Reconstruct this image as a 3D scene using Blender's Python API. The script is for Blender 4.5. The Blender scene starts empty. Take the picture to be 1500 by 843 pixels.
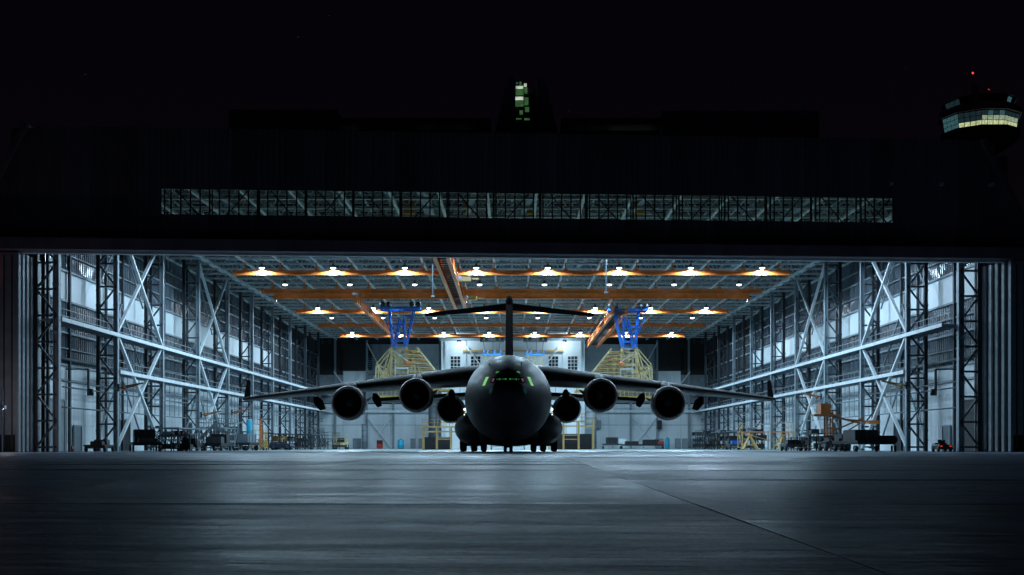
import bpy, math, random
from mathutils import Vector
random.seed(7)
C = bpy.context.scene
COL = C.collection
PI = math.pi

# ------------------------------------------------------------------ camera
cd = bpy.data.cameras.new('camera'); cam = bpy.data.objects.new('camera', cd); COL.objects.link(cam)
CH = 0.45
cam.location = (0, 0, CH); cam.rotation_euler = (PI/2, 0, 0)
cd.sensor_width = 36; cd.lens = 1760/1500*36
cd.shift_x = 0.0; cd.shift_y = 0.1553
cd.clip_start = 0.1; cd.clip_end = 6000
C.camera = cam
# ------------------------------------------------------------------ world (night sky)
w = bpy.data.worlds.new("World"); C.world = w; w.use_nodes = True
nt = w.node_tree; nt.nodes.clear()
wo = nt.nodes.new('ShaderNodeOutputWorld'); bg = nt.nodes.new('ShaderNodeBackground')
tc = nt.nodes.new('ShaderNodeTexCoord'); sp = nt.nodes.new('ShaderNodeSeparateXYZ')
ramp = nt.nodes.new('ShaderNodeValToRGB')
nt.links.new(tc.outputs['Generated'], sp.inputs[0]); nt.links.new(sp.outputs['Z'], ramp.inputs[0])
ramp.color_ramp.elements[0].position = 0.0; ramp.color_ramp.elements[0].color = (0.0032, 0.0019, 0.0034, 1)
ramp.color_ramp.elements[1].position = 0.45; ramp.color_ramp.elements[1].color = (0.0007, 0.0005, 0.0015, 1)
vo = nt.nodes.new('ShaderNodeTexVoronoi'); vo.inputs['Scale'].default_value = 55
lt = nt.nodes.new('ShaderNodeMath'); lt.operation = 'LESS_THAN'; lt.inputs[1].default_value = 0.022
sm_ = nt.nodes.new('ShaderNodeMath'); sm_.operation = 'MULTIPLY'; sm_.inputs[1].default_value = 0.03
nt.links.new(tc.outputs['Generated'], vo.inputs['Vector']); nt.links.new(vo.outputs['Distance'], lt.inputs[0])
nt.links.new(lt.outputs[0], sm_.inputs[0])
ad = nt.nodes.new('ShaderNodeMixRGB'); ad.blend_type = 'ADD'; ad.inputs[0].default_value = 1
nt.links.new(ramp.outputs[0], ad.inputs[1]); nt.links.new(sm_.outputs[0], ad.inputs[2])
nt.links.new(ad.outputs[0], bg.inputs[0]); bg.inputs[1].default_value = 1.0
nt.links.new(bg.outputs[0], wo.inputs[0])
# ------------------------------------------------------------------ exposure and sampling
C.view_settings.view_transform = 'Standard'; C.view_settings.look = 'None'
C.view_settings.exposure = 0.0; C.view_settings.gamma = 1
C.render.engine = 'CYCLES'
C.cycles.max_bounces = 5; C.cycles.diffuse_bounces = 3; C.cycles.glossy_bounces = 3
C.cycles.transparent_max_bounces = 8; C.cycles.transmission_bounces = 2
C.cycles.caustics_reflective = False; C.cycles.caustics_refractive = False
C.cycles.sample_clamp_indirect = 4
C.cycles.use_denoising = True
LAMP_W = 2850
LAMP_COL = (0.50, 0.79, 1.0)

# ------------------------------------------------------------------ materials
MATS = {}
def mat(name, col, rough=0.6, metal=0.0, vary=0.15, scale=3.0, bump=0.0, bscale=20.0, spec=0.5, streak=False, rvary=0.0, objrand=0.0):
    if name in MATS: return MATS[name]
    m = bpy.data.materials.new(name); m.use_nodes = True; t = m.node_tree; N = t.nodes; L = t.links
    b = N['Principled BSDF']
    b.inputs['Roughness'].default_value = rough; b.inputs['Metallic'].default_value = metal
    b.inputs['Specular IOR Level'].default_value = spec
    co = N.new('ShaderNodeTexCoord'); mp = N.new('ShaderNodeMapping')
    L.new(co.outputs['Object'], mp.inputs[0])
    if streak: mp.inputs['Scale'].default_value = (1, 1, 0.12)
    ns = N.new('ShaderNodeTexNoise'); ns.inputs['Scale'].default_value = scale; ns.inputs['Detail'].default_value = 6
    L.new(mp.outputs[0], ns.inputs['Vector'])
    mr = N.new('ShaderNodeMapRange'); mr.inputs[1].default_value = 0.3; mr.inputs[2].default_value = 0.7
    mr.inputs[3].default_value = 1-vary; mr.inputs[4].default_value = 1+vary
    L.new(ns.outputs[0], mr.inputs[0])
    mul = N.new('ShaderNodeVectorMath'); mul.operation = 'SCALE'; mul.inputs[0].default_value = col
    fac = mr.outputs[0]
    if objrand:
        oi = N.new('ShaderNodeObjectInfo'); r2 = N.new('ShaderNodeMapRange')
        r2.inputs[3].default_value = 1-objrand; r2.inputs[4].default_value = 1+objrand
        L.new(oi.outputs['Random'], r2.inputs[0])
        mm = N.new('ShaderNodeMath'); mm.operation = 'MULTIPLY'
        L.new(fac, mm.inputs[0]); L.new(r2.outputs[0], mm.inputs[1]); fac = mm.outputs[0]
    L.new(fac, mul.inputs['Scale']); L.new(mul.outputs[0], b.inputs['Base Color'])
    if rvary:
        r3 = N.new('ShaderNodeMapRange'); r3.inputs[1].default_value = .3; r3.inputs[2].default_value = .7
        r3.inputs[3].default_value = rough-rvary; r3.inputs[4].default_value = rough+rvary
        L.new(ns.outputs[0], r3.inputs[0]); L.new(r3.outputs[0], b.inputs['Roughness'])
    if bump:
        n2 = N.new('ShaderNodeTexNoise'); n2.inputs['Scale'].default_value = bscale; n2.inputs['Detail'].default_value = 5
        L.new(co.outputs['Object'], n2.inputs['Vector'])
        bp = N.new('ShaderNodeBump'); bp.inputs['Strength'].default_value = 1.0; bp.inputs['Distance'].default_value = bump
        L.new(n2.outputs[0], bp.inputs['Height']); L.new(bp.outputs[0], b.inputs['Normal'])
    MATS[name] = m; return m
def emit(name, col, s):
    if name in MATS: return MATS[name]
    m = bpy.data.materials.new(name); m.use_nodes = True; t = m.node_tree
    b = t.nodes['Principled BSDF']; b.inputs['Base Color'].default_value = (*[c*.3 for c in col], 1)
    b.inputs['Emission Color'].default_value = (*col, 1)
    ns = t.nodes.new('ShaderNodeTexNoise'); ns.inputs['Scale'].default_value = 2.5
    co = t.nodes.new('ShaderNodeTexCoord'); t.links.new(co.outputs['Object'], ns.inputs['Vector'])
    mr = t.nodes.new('ShaderNodeMapRange'); mr.inputs[1].default_value = .3; mr.inputs[2].default_value = .7
    mr.inputs[3].default_value = s*.6; mr.inputs[4].default_value = s*1.4
    t.links.new(ns.outputs[0], mr.inputs[0]); t.links.new(mr.outputs[0], b.inputs['Emission Strength'])
    MATS[name] = m; return m
def glass(name, tint, clear):
    m = bpy.data.materials.new(name); m.use_nodes = True; t = m.node_tree; t.nodes.clear()
    o = t.nodes.new('ShaderNodeOutputMaterial'); mx = t.nodes.new('ShaderNodeMixShader')
    tr = t.nodes.new('ShaderNodeBsdfTransparent'); tr.inputs[0].default_value = (*tint, 1)
    gl = t.nodes.new('ShaderNodeBsdfGlossy'); gl.inputs['Roughness'].default_value = .15
    mx.inputs[0].default_value = 1-clear
    t.links.new(tr.outputs[0], mx.inputs[1]); t.links.new(gl.outputs[0], mx.inputs[2]); t.links.new(mx.outputs[0], o.inputs[0])
    MATS[name] = m; return m

STEEL = mat('painted_steel', (0.25, 0.30, 0.335), .5, .0, .22, 1.2, streak=True)
STEELL = mat('pale_steel', (0.72, 0.78, 0.81), .45, .0, .12, 1.2)
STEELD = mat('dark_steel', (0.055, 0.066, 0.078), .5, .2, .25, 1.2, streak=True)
TRUSS = mat('galvanised_steel', (0.60, 0.66, 0.66), .5, .25, .2, .6)
TRUSS2 = mat('shaded_galvanised_steel', (0.42, 0.47, 0.48), .5, .25, .3, .6)  # darker copy of the truss steel; shade between roof members put into the colour
WHITEW = mat('white_cladding', (0.77, 0.82, 0.85), .55, 0, .14, .5, streak=True, objrand=.10)
WHITEB = mat('white_board', (0.80, 0.84, 0.86), .6, 0, .05, .4, objrand=.04)
GLAZ = mat('wall_glazing', (0.10, 0.125, 0.15), .22, 0, .35, .6, bump=.02, bscale=1.6, streak=True, objrand=.25, spec=.7)
DARKC = mat('dark_cladding', (0.16, 0.13, 0.15), .7, 0, .25, .5, streak=True, objrand=.25)
BLACKW = mat('black_wall', (0.018, 0.02, 0.024), .7, 0, .3, .3)
DECK = mat('roof_deck', (0.022, 0.028, 0.036), .6, .1, .2, .3)
ORANGE = mat('orange_paint', (0.78, 0.225, 0.045), .4, 0, .18, 1.0, spec=.5)
OCHRE = mat('ochre_paint', (0.60, 0.38, 0.13), .45, 0, .2, 1.0)
YELLOW = mat('cream_yellow_paint', (0.66, 0.53, 0.25), .45, 0, .2, 1.2)
YEL2 = mat('gold_paint', (0.52, 0.34, 0.08), .45, 0, .25, 1.5)
ORANGE2 = mat('faded_orange_paint', (0.34, 0.115, 0.03), .5, 0, .25, 1.5)
BLUE = mat('blue_paint', (0.010, 0.15, 0.62), .4, 0, .15, 1.0)
CYAN = mat('cyan_plastic', (0.03, 0.42, 0.62), .45, 0, .1, 2)
RED = mat('red_paint', (0.5, 0.03, 0.02), .4, 0, .15, 2)
RUBBER = mat('black_rubber', (0.02, 0.02, 0.021), .8, 0, .2, 5)
PLANE = mat('dark_grey_aircraft_paint', (0.021, 0.018, 0.019), .52, 0.0, .4, 1.3, bump=.004, bscale=2.5, rvary=.1, spec=.22)
FUSE = mat('light_lifted_fuselage_paint', (0.038, 0.031, 0.031), .48, 0.0, .55, 1.1, bump=.004, bscale=2.5, rvary=.1, spec=.3)  # lighter copy of the aircraft paint; missing front light put into the colour
def panel_lines(m, dark=.45):
    t = m.node_tree; N = t.nodes; L = t.links; b = N['Principled BSDF']; src = b.inputs['Base Color'].links[0].from_socket
    co = N.new('ShaderNodeTexCoord'); sx = N.new('ShaderNodeSeparateXYZ'); cx = N.new('ShaderNodeCombineXYZ')
    L.new(co.outputs['Object'], sx.inputs[0]); L.new(sx.outputs['Y'], cx.inputs['X']); L.new(sx.outputs['Z'], cx.inputs['Y'])
    br = N.new('ShaderNodeTexBrick'); br.inputs['Scale'].default_value = 1; br.inputs['Brick Width'].default_value = 1.3; br.inputs['Row Height'].default_value = .85
    br.inputs['Mortar Size'].default_value = .018; br.inputs['Color1'].default_value = (1, 1, 1, 1); br.inputs['Color2'].default_value = (.72, .70, .72, 1); br.inputs['Mortar'].default_value = (dark, dark, dark, 1)
    L.new(cx.outputs[0], br.inputs['Vector'])
    mx = N.new('ShaderNodeVectorMath'); mx.operation = 'MULTIPLY'; L.new(src, mx.inputs[0]); L.new(br.outputs[0], mx.inputs[1]); L.new(mx.outputs[0], b.inputs['Base Color'])
panel_lines(FUSE); panel_lines(PLANE)
TAILM = mat('shade_darkened_aircraft_paint', (0.006, 0.0055, 0.0058), .75, 0, .3, 1.3, spec=.0)  # blackened copy of the aircraft paint; shade painted in against the near lamps
PLANEB = mat('black_radome', (0.034, 0.031, 0.033), .45, 0, .3, 2, spec=.3)
INLET = mat('brown_metal_inlet_lip', (0.60, 0.49, 0.45), .40, .85, .2, 3)
FAN = mat('black_fan', (0.06, 0.055, 0.055), .4, .6, .2, 4)
BLACKM = mat('black_metal', (0.016, 0.018, 0.02), .5, .2, .3, 2)
GREYB = mat('grey_paint', (0.22, 0.26, 0.29), .5, 0, .15, 1.5, objrand=.2)
FLOOR = mat('hangar_floor_paint', (0.26, 0.34, 0.36), .28, 0, .12, .15, rvary=.06)
SLAB = mat('apron_concrete', (0.21, 0.225, 0.245), .47, 0, .30, .22, bump=.006, bscale=5.0, rvary=.10, objrand=.22, spec=.6)
def concrete():
    m = bpy.data.materials.new('apron_concrete_surface'); m.use_nodes = True; t = m.node_tree; N = t.nodes; L = t.links
    b = N['Principled BSDF']; co = N.new('ShaderNodeTexCoord'); oi = N.new('ShaderNodeObjectInfo')
    off = N.new('ShaderNodeVectorMath'); off.operation = 'ADD'
    L.new(co.outputs['Object'], off.inputs[0]); L.new(oi.outputs['Location'], off.inputs[1])
    def noise(sc, det=6, rough=.6, stretch=None):
        n = N.new('ShaderNodeTexNoise'); n.inputs['Scale'].default_value = sc; n.inputs['Detail'].default_value = det; n.inputs['Roughness'].default_value = rough
        if stretch:
            mp = N.new('ShaderNodeMapping'); mp.inputs['Scale'].default_value = stretch; L.new(off.outputs[0], mp.inputs[0]); L.new(mp.outputs[0], n.inputs['Vector'])
        else: L.new(off.outputs[0], n.inputs['Vector'])
        return n.outputs[0]
    def rng(x, a, b_, lo=.3, hi=.7):
        r = N.new('ShaderNodeMapRange'); r.inputs[1].default_value = lo; r.inputs[2].default_value = hi; r.inputs[3].default_value = a; r.inputs[4].default_value = b_; L.new(x, r.inputs[0]); return r.outputs[0]
    def math_(op, x, y):
        k = N.new('ShaderNodeMath'); k.operation = op
        for i, v in enumerate((x, y)):
            if isinstance(v, float): k.inputs[i].default_value = v
            else: L.new(v, k.inputs[i])
        return k.outputs[0]
    big = noise(.16, 5, .6); mid = noise(1.3, 7, .65, (.3, 1.3, 1)); fine = noise(24, 6, .7)
    tyre = noise(.8, 4, .6, (3.0, .12, 1))
    f = math_('MULTIPLY', rng(big, .52, 1.38), rng(mid, .62, 1.32))
    mot = noise(5.0, 8, .75); spots = noise(2.2, 2, .5)
    f = math_('MULTIPLY', f, rng(mot, .62, 1.35)); f = math_('MULTIPLY', f, rng(spots, .55, 1.0, .30, .40)); f = math_('MULTIPLY', f, rng(fine, .55, 1.45)); f = math_('MULTIPLY', f, rng(tyre, .8, 1.12))
    r1 = rng(oi.outputs['Random'], .84, 1.15, 0, 1); f = math_('MULTIPLY', f, r1)
    mul = N.new('ShaderNodeVectorMath'); mul.operation = 'SCALE'; mul.inputs[0].default_value = (.33, .39, .51); L.new(f, mul.inputs['Scale']); L.new(mul.outputs[0], b.inputs['Base Color'])
    rr = math_('ADD', math_('ADD', rng(mid, -.06, .10), rng(big, .28, .42)), rng(oi.outputs['Random'], .0, .08, 0, 1)); L.new(rr, b.inputs['Roughness'])
    b.inputs['Specular IOR Level'].default_value = .10
    bp = N.new('ShaderNodeBump'); bp.inputs['Distance'].default_value = .004; L.new(fine, bp.inputs['Height'])
    b2 = N.new('ShaderNodeBump'); b2.inputs['Distance'].default_value = .07; L.new(mid, b2.inputs['Height']); L.new(bp.outputs[0], b2.inputs['Normal']); L.new(b2.outputs[0], b.inputs['Normal'])
    return m
SLAB = concrete()
GROUND = mat('ground_asphalt', (0.05, 0.05, 0.052), .8, 0, .3, .5, bump=.01, bscale=8)
LIT = emit('lamp_glow', (0.86, 0.93, 1.0), 7)
SHADE = mat('enamel_lamp_shade', (0.12, 0.14, 0.16), .5, 0, .1, 2)
GLASS = glass('strip_glass', (0.90, 0.92, 0.84), .97)
GLASSO = mat('dark_window_glass', (0.012, 0.016, 0.02), .12, 0, .2, 1)

STUFF = {'joist', 'upright', 'handrail', 'lattice', 'web', 'stringer', 'stiffener', 'wall_brace', 'brace_net', 'pipe_run', 'lower_rail', 'door_track', 'cross_tie'}
# ------------------------------------------------------------------ mesh helpers
class MB:
    def __init__(s): s.v = []; s.f = []; s.sm = []
    def add(s, vs, fs, smooth=False):
        n = len(s.v); s.v += [tuple(v) for v in vs]
        for f in fs: s.f.append([i+n for i in f]); s.sm.append(smooth)
        return s
    def box(s, x0, x1, y0, y1, z0, z1):
        vs = [(x, y, z) for x in (x0, x1) for y in (y0, y1) for z in (z0, z1)]
        return s.add(vs, [(0,1,3,2),(4,6,7,5),(0,4,5,1),(2,3,7,6),(0,2,6,4),(1,5,7,3)])
    def cbox(s, x, y, z, sx, sy, sz): return s.box(x-sx/2, x+sx/2, y-sy/2, y+sy/2, z-sz/2, z+sz/2)
    def bar(s, a, b, w=.1, h=None, n=4, smooth=False):
        a = Vector(a); b = Vector(b); d = b-a
        if d.length < 1e-6: return s
        d.normalize(); up = Vector((0, 0, 1)) if abs(d.z) < .95 else Vector((0, 1, 0))
        u = d.cross(up).normalized(); v = u.cross(d); h = h or w
        k = math.sqrt(2)/2 if n == 4 else .5
        vs = []
        for p in (a, b):
            for i in range(n):
                t = 2*PI*(i+.5)/n
                vs.append(p + u*(math.cos(t)*w*k) + v*(math.sin(t)*h*k))
        fs = [(i, (i+1) % n, n+(i+1) % n, n+i) for i in range(n)]
        fs += [tuple(range(n))[::-1], tuple(range(n, 2*n))]
        return s.add(vs, fs, smooth)
    def tube(s, a, b, r, n=12): return s.bar(a, b, 2*r, 2*r, n, True)
    def loft(s, rings, cap=True, smooth=True):
        n = len(rings[0]); vs = [p for r in rings for p in r]
        fs = [(k*n+i, k*n+(i+1) % n, (k+1)*n+(i+1) % n, (k+1)*n+i) for k in range(len(rings)-1) for i in range(n)]
        s.add(vs, fs, smooth)
        if cap: s.add(rings[0], [tuple(range(n))[::-1]]); s.add(rings[-1], [tuple(range(n))])
        return s
    def prism(s, poly, y0, y1):   # polygon in X,Z extruded along Y
        return s.loft([[(x, y0, z) for x, z in poly], [(x, y1, z) for x, z in poly]], smooth=False)
    def build(s, name, m, parent=None, loc=None, stuff=False):
        me = bpy.data.meshes.new(name); me.from_pydata(s.v, [], s.f); me.materials.append(m)
        me.polygons.foreach_set('use_smooth', s.sm); me.update()
        o = inst(name, me, parent, loc)
        if stuff or name in STUFF: o['kind'] = 'stuff'
        return o
def inst(name, me, parent=None, loc=None, rotz=0):
    o = bpy.data.objects.new(name, me); COL.objects.link(o)
    if parent: o.parent = parent
    if loc: o.location = loc
    if rotz: o.rotation_euler = (0, 0, rotz)
    return o
def tag(o, label, cat, group=None):
    o['label'] = label; o['category'] = cat
    if group: o['group'] = group
    return o
def thing(name, label, cat, loc=(0, 0, 0), rotz=0, group=None):
    o = bpy.data.objects.new(name, None); COL.objects.link(o); o.empty_display_size = .5
    o.location = loc; o.rotation_euler = (0, 0, rotz)
    return tag(o, label, cat, group)
def dup(root, label, loc=None, rotz=None, scale=None):
    r = root.copy(); COL.objects.link(r); r['label'] = label
    if loc: r.location = loc
    if rotz is not None: r.rotation_euler = (0, 0, rotz)
    if scale: r.scale = scale
    for ch in list(root.children):
        c = ch.copy(); COL.objects.link(c); c.parent = r
        for g in list(ch.children):
            d = g.copy(); COL.objects.link(d); d.parent = c
    return r
def ring(cx, y, cz, rx, rz, n=32, e=1.0):
    out = []
    for i in range(n):
        t = 2*PI*i/n; c, s_ = math.cos(t), math.sin(t)
        out.append((cx+rx*math.copysign(abs(c)**e, c), y, cz+rz*math.copysign(abs(s_)**e, s_)))
    return out
def PX(px, py, D): return ((px-750)/1760*D, D, CH+(654.5-py)/1760*D)
ORD = ['first', 'second', 'third', 'fourth', 'fifth', 'sixth', 'seventh', 'eighth', 'ninth', 'tenth', 'eleventh', 'twelfth']

# ================================================================== GROUND
g = MB(); g.add([(-2500, -300, -.06), (2500, -300, -.06), (2500, 4000, -.06), (-2500, 4000, -.06)], [(0, 1, 2, 3)])
gr = g.build('ground', GROUND); gr['kind'] = 'structure'
ap = MB(); ap.add([(-60, -8, -.03), (60, -8, -.03), (60, 99, -.03), (-60, 99, -.03)], [(0, 1, 2, 3)])
apron = ap.build('apron', GROUND); apron['kind'] = 'structure'
SX, SY = 7.0, 6.8
slab_meshes = []
for v in range(5):
    rr = random.Random(v+3); m_ = MB(); n = 10
    hx, hy = SX/2-.005, SY/2-.006
    ph = rr.random()*6; tilt = (rr.random()-.5)*.0012
    vs = []
    for j in range(n+1):
        for i in range(n+1):
            u = -1+2*i/n; q = -1+2*j/n
            u = math.copysign(abs(u)**.6, u); q = math.copysign(abs(q)**.6, q)
            z = .0012*(max(abs(u), abs(q))**6) + .0022*math.sin(2.1*u+ph)*math.cos(1.7*q+ph) + tilt*q*SY/2 - .004
            vs.append((u*hx, q*hy, z))
    fs = [(j*(n+1)+i, j*(n+1)+i+1, (j+1)*(n+1)+i+1, (j+1)*(n+1)+i) for j in range(n) for i in range(n)]
    m_.add(vs, fs, True)
    per = [i for i in range(n+1)] + [k*(n+1)+n for k in range(1, n+1)] + [n*(n+1)+i for i in range(n-1, -1, -1)] + [k*(n+1) for k in range(n-1, 0, -1)]
    low = [(vs[p][0], vs[p][1], -.028) for p in per]; top = [vs[p] for p in per]; L_ = len(per)
    m_.add(top+low, [(i, L_+i, L_+(i+1) % L_, (i+1) % L_) for i in range(L_)])
    me = bpy.data.meshes.new('slab'); me.from_pydata(m_.v, [], m_.f); me.materials.append(SLAB)
    me.polygons.foreach_set('use_smooth', m_.sm); slab_meshes.append(me)
ang = -0.02
for r in range(15):
    for c in range(-8, 8):
        y = -4.1+SY*(r+.5); x = 1.25+SX*(c+.5)
        X = x*math.cos(ang)-y*math.sin(ang); Y = x*math.sin(ang)+y*math.cos(ang)
        if Y > 97.5 or abs(X) > 52: continue
        s_ = inst('slab', slab_meshes[(r*5+c*3+r*c) % 5], apron, (X, Y, 0), ang)
        s_.rotation_euler = (random.uniform(-.0013, .0013), random.uniform(-.0004, .0004), ang)
hf = MB(); hf.add([(-43, 98, -.012), (43, 98, -.012), (43, 252, 0), (-43, 252, 0)], [(0, 1, 2, 3)])
hfl = hf.build('hangar_floor', FLOOR); hfl['kind'] = 'structure'

# ================================================================== HANGAR
XF, XR, XW = 38.0, 39.7, 41.0
D0, BAY, NB = 100.3, 15.05, 10
DK = [D0+BAY*k for k in range(NB+1)]
ZB = 22.7; ZT = 26.2
hangar = thing('aircraft_hangar', 'huge dark clad aircraft hangar with open front door, lit inside', 'hangar', (0, 100, 0))
def H(o): return o
hloc = Vector((0, 100, 0))
def part(name, mb, m, parent=hangar):
    """mb in world coordinates; the part sits under the hangar"""
    o = mb.build(name, m, parent)
    o.location = -hloc if parent is hangar else (0, 0, 0)
    return o
def wpart(name, me, loc): return inst(name, me, hangar, tuple(Vector(loc)-hloc))

# ---- roof deck with purlin ribs
rd = MB(); rd.box(-43.2, 43.2, 103.5, 252, 26.45, 26.8)
for k in range(36): rd.box(-41, 41, 104+k*4.1, 104.15+k*4.1, 26.25, 26.447)
part('roof_deck', rd, DECK)

# ---- space frame: bottom and top chords across, webs, chords along
GX = 4.28
bx_ = [(-9.5+i)*GX for i in range(20)]
tx_ = [(-9+i)*GX for i in range(19)]
m1 = MB(); m1.bar((-40.9, 0, ZB), (40.9, 0, ZB), .23)
m2 = MB(); m2.bar((-40.6, GX/2, ZT), (40.6, GX/2, ZT), .17)
m3 = MB()
for x in tx_:
    for sx in (-1, 1):
        for sy in (0, 1): m3.bar((x, GX/2, ZT-.05), (x+sx*GX/2, sy*GX, ZB), .085)
mm = []
for q, nm, mt in ((m1, 'bottom_chord', TRUSS), (m2, 'top_chord', TRUSS2), (m3, 'web', TRUSS2)):
    me = bpy.data.meshes.new(nm); me.from_pydata(q.v, [], q.f); me.materials.append(mt); mm.append(me)
k = 0; y = 103.4
while y < 248:
    t_ = inst('roof_truss', mm[0], hangar, (0, y-100, 0))
    inst('top_chord', mm[1], t_); inst('web', mm[2], t_)
    y += GX; k += 1
lc = MB(); lc.bar((0, 101.5, ZB-.04), (0, 249, ZB-.04), .24)
lc2 = bpy.data.meshes.new('long_chord'); lc2.from_pydata(lc.v, [], lc.f); lc2.materials.append(TRUSS)
for x in bx_: wpart('long_chord', lc2, (x, 0, 0))
tt = MB(); tt.bar((0, 104, ZT+.03), (0, 249, ZT+.03), .14)
lt2 = bpy.data.meshes.new('top_long_chord'); lt2.from_pydata(tt.v, [], tt.f); lt2.materials.append(TRUSS)
for x in tx_: wpart('long_chord', lt2, (x, 0, 0))

# pipes, ducts and catwalks inside the roof depth
rp = random.Random(12)
q = MB()
for i in range(26):
    z = rp.uniform(ZB+.3, ZT-.3); yy = rp.uniform(4, 60)
    if i % 3: a = rp.uniform(-38, 20); q.tube((a, yy, z), (a+rp.uniform(8, 26), yy, z), rp.choice((.05, .08, .14)), 6)
    else: x = rp.uniform(-36, 36); q.tube((x, 3.5, z), (x, rp.uniform(25, 70), z), rp.choice((.06, .1, .25)), 8)
q.build('pipe_run', STEELL, hangar)
for i, x in enumerate((-26.5, -8.2, -3.1, 2.2, 12.6, 27)):
    q = MB(); q.bar((x, 3.6, ZB+.2), (x+rp.uniform(-5, 5), 55, ZB+.25), .5, .08)
    for j in range(14): q.bar((x-.3, 4+j*3.6, ZB+.25), (x-.3, 4+j*3.6, ZB+1.3), .05)
    q.build('catwalk', STEEL, hangar)
# ---- crane rails (orange) hung under the frame
RAILS = [(144.5, 33.3), (161.3, 33.4), (186, 33.3), (207, 33.3), (226, 32.3)]
hang = MB(); hang.box(-.07, .07, -.07, .07, 21.85, ZB-.1); hang.box(-.26, .26, -.2, .2, 21.6, 21.85)
hm = bpy.data.meshes.new('hanger'); hm.from_pydata(hang.v, [], hang.f); hm.materials.append(ORANGE)
for D, hx in RAILS:
    q = MB(); q.box(-hx, hx, -.05, .05, 21.12, 21.54); q.box(-hx, hx, -.22, .22, 21.54, 21.6); q.box(-hx, hx, -.22, .22, 21.05, 21.12)
    r_ = q.build('crane_rail', ORANGE, hangar, (0, D-100, 0))
    for x in bx_:
        if abs(x) < hx: inst('hanger', hm, r_, (x, 0, 0))
    for s in (-1, 1):
        e = MB(); e.box(s*hx-.08, s*hx+.08, -.3, .3, 20.9, 21.7); e.build('end_stop', ORANGE, r_)

# ---- column towers
def tower(side, k, dark=False):
    q = MB(); f, r = side*XF, side*XR
    yk = DK[k]-100
    if side > 0 and k == 0: f, r, yk = 39.2, 40.8, 5.0
    s = .5 if k == 0 else .42
    def leg(x, mt, nm, s):
        a = MB(); a.box(x-s/2, x-s/2+.07, -s/2, s/2, 0, 23.4); a.box(x+s/2-.07, x+s/2, -s/2, s/2, 0, 23.4); a.box(x-s/2+.07, x+s/2-.07, -.04, .04, 0, 23.4)
        for z in range(2, 23, 4): a.box(x-s/2-.02, x+s/2+.02, -s/2-.02, s/2+.02, z-.12, z+.12)
        return a
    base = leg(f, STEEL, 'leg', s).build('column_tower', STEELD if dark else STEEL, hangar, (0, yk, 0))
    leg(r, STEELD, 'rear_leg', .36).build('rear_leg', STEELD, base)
    l = MB(); z = .4; i = 0
    while z < 22.5:
        l.bar((f, 0, z), (r, 0, z), .17)
        if z+2.2 < 23.4:
            l.bar((f, .02, z), (r, .02, z+2.2), .15) if i % 2 else l.bar((r, .02, z), (f, .02, z+2.2), .15)
        z += 2.2; i += 1
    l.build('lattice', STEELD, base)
for side in (-1, 1):
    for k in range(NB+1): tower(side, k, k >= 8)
# secondary rear posts by the wall in mid bay, thinner and darker
for side in (-1, 1):
    for k in range(NB):
        q = MB(); x = side*(XW-.35)
        for dy in (.33, .67):
            yy = BAY*dy; q.box(x-.12, x+.12, yy-.14, yy+.14, 0, 23)
        q.build('wall_post', STEELD, hangar, (0, DK[k]-100, 0))

# ---- cross braces (braced bays) front plane bright, rear plane duller
for side in (-1, 1):
    for k in (1, 3):
        ya, yb = DK[k]-100, DK[k+1]-100
        for (z0, z1) in ((.3, 11.0), (11.4, 22.6)):
            for fl in (0, 1):
                q = MB(); x = side*(XF-.05+.12*fl)
                a, b = (z0, z1) if fl else (z1, z0)
                q.bar((x, ya+.3, a), (x, yb-.3, b), .30, .24)
                q.build('brace', STEELL, hangar)
    for k in (1, 3):
        ya, yb = DK[k]-100, DK[k+1]-100
        q = MB(); x = side*(XR+.2)
        for (z0, z1) in ((1, 8), (8.2, 15), (15.4, 22.4)):
            q.bar((x, ya, z0), (x, (ya+yb)/2, z1), .14); q.bar((x+side*.15, yb, z0), (x+side*.15, (ya+yb)/2, z1), .14)
        q.build('wall_brace', STEEL, hangar)

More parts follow.
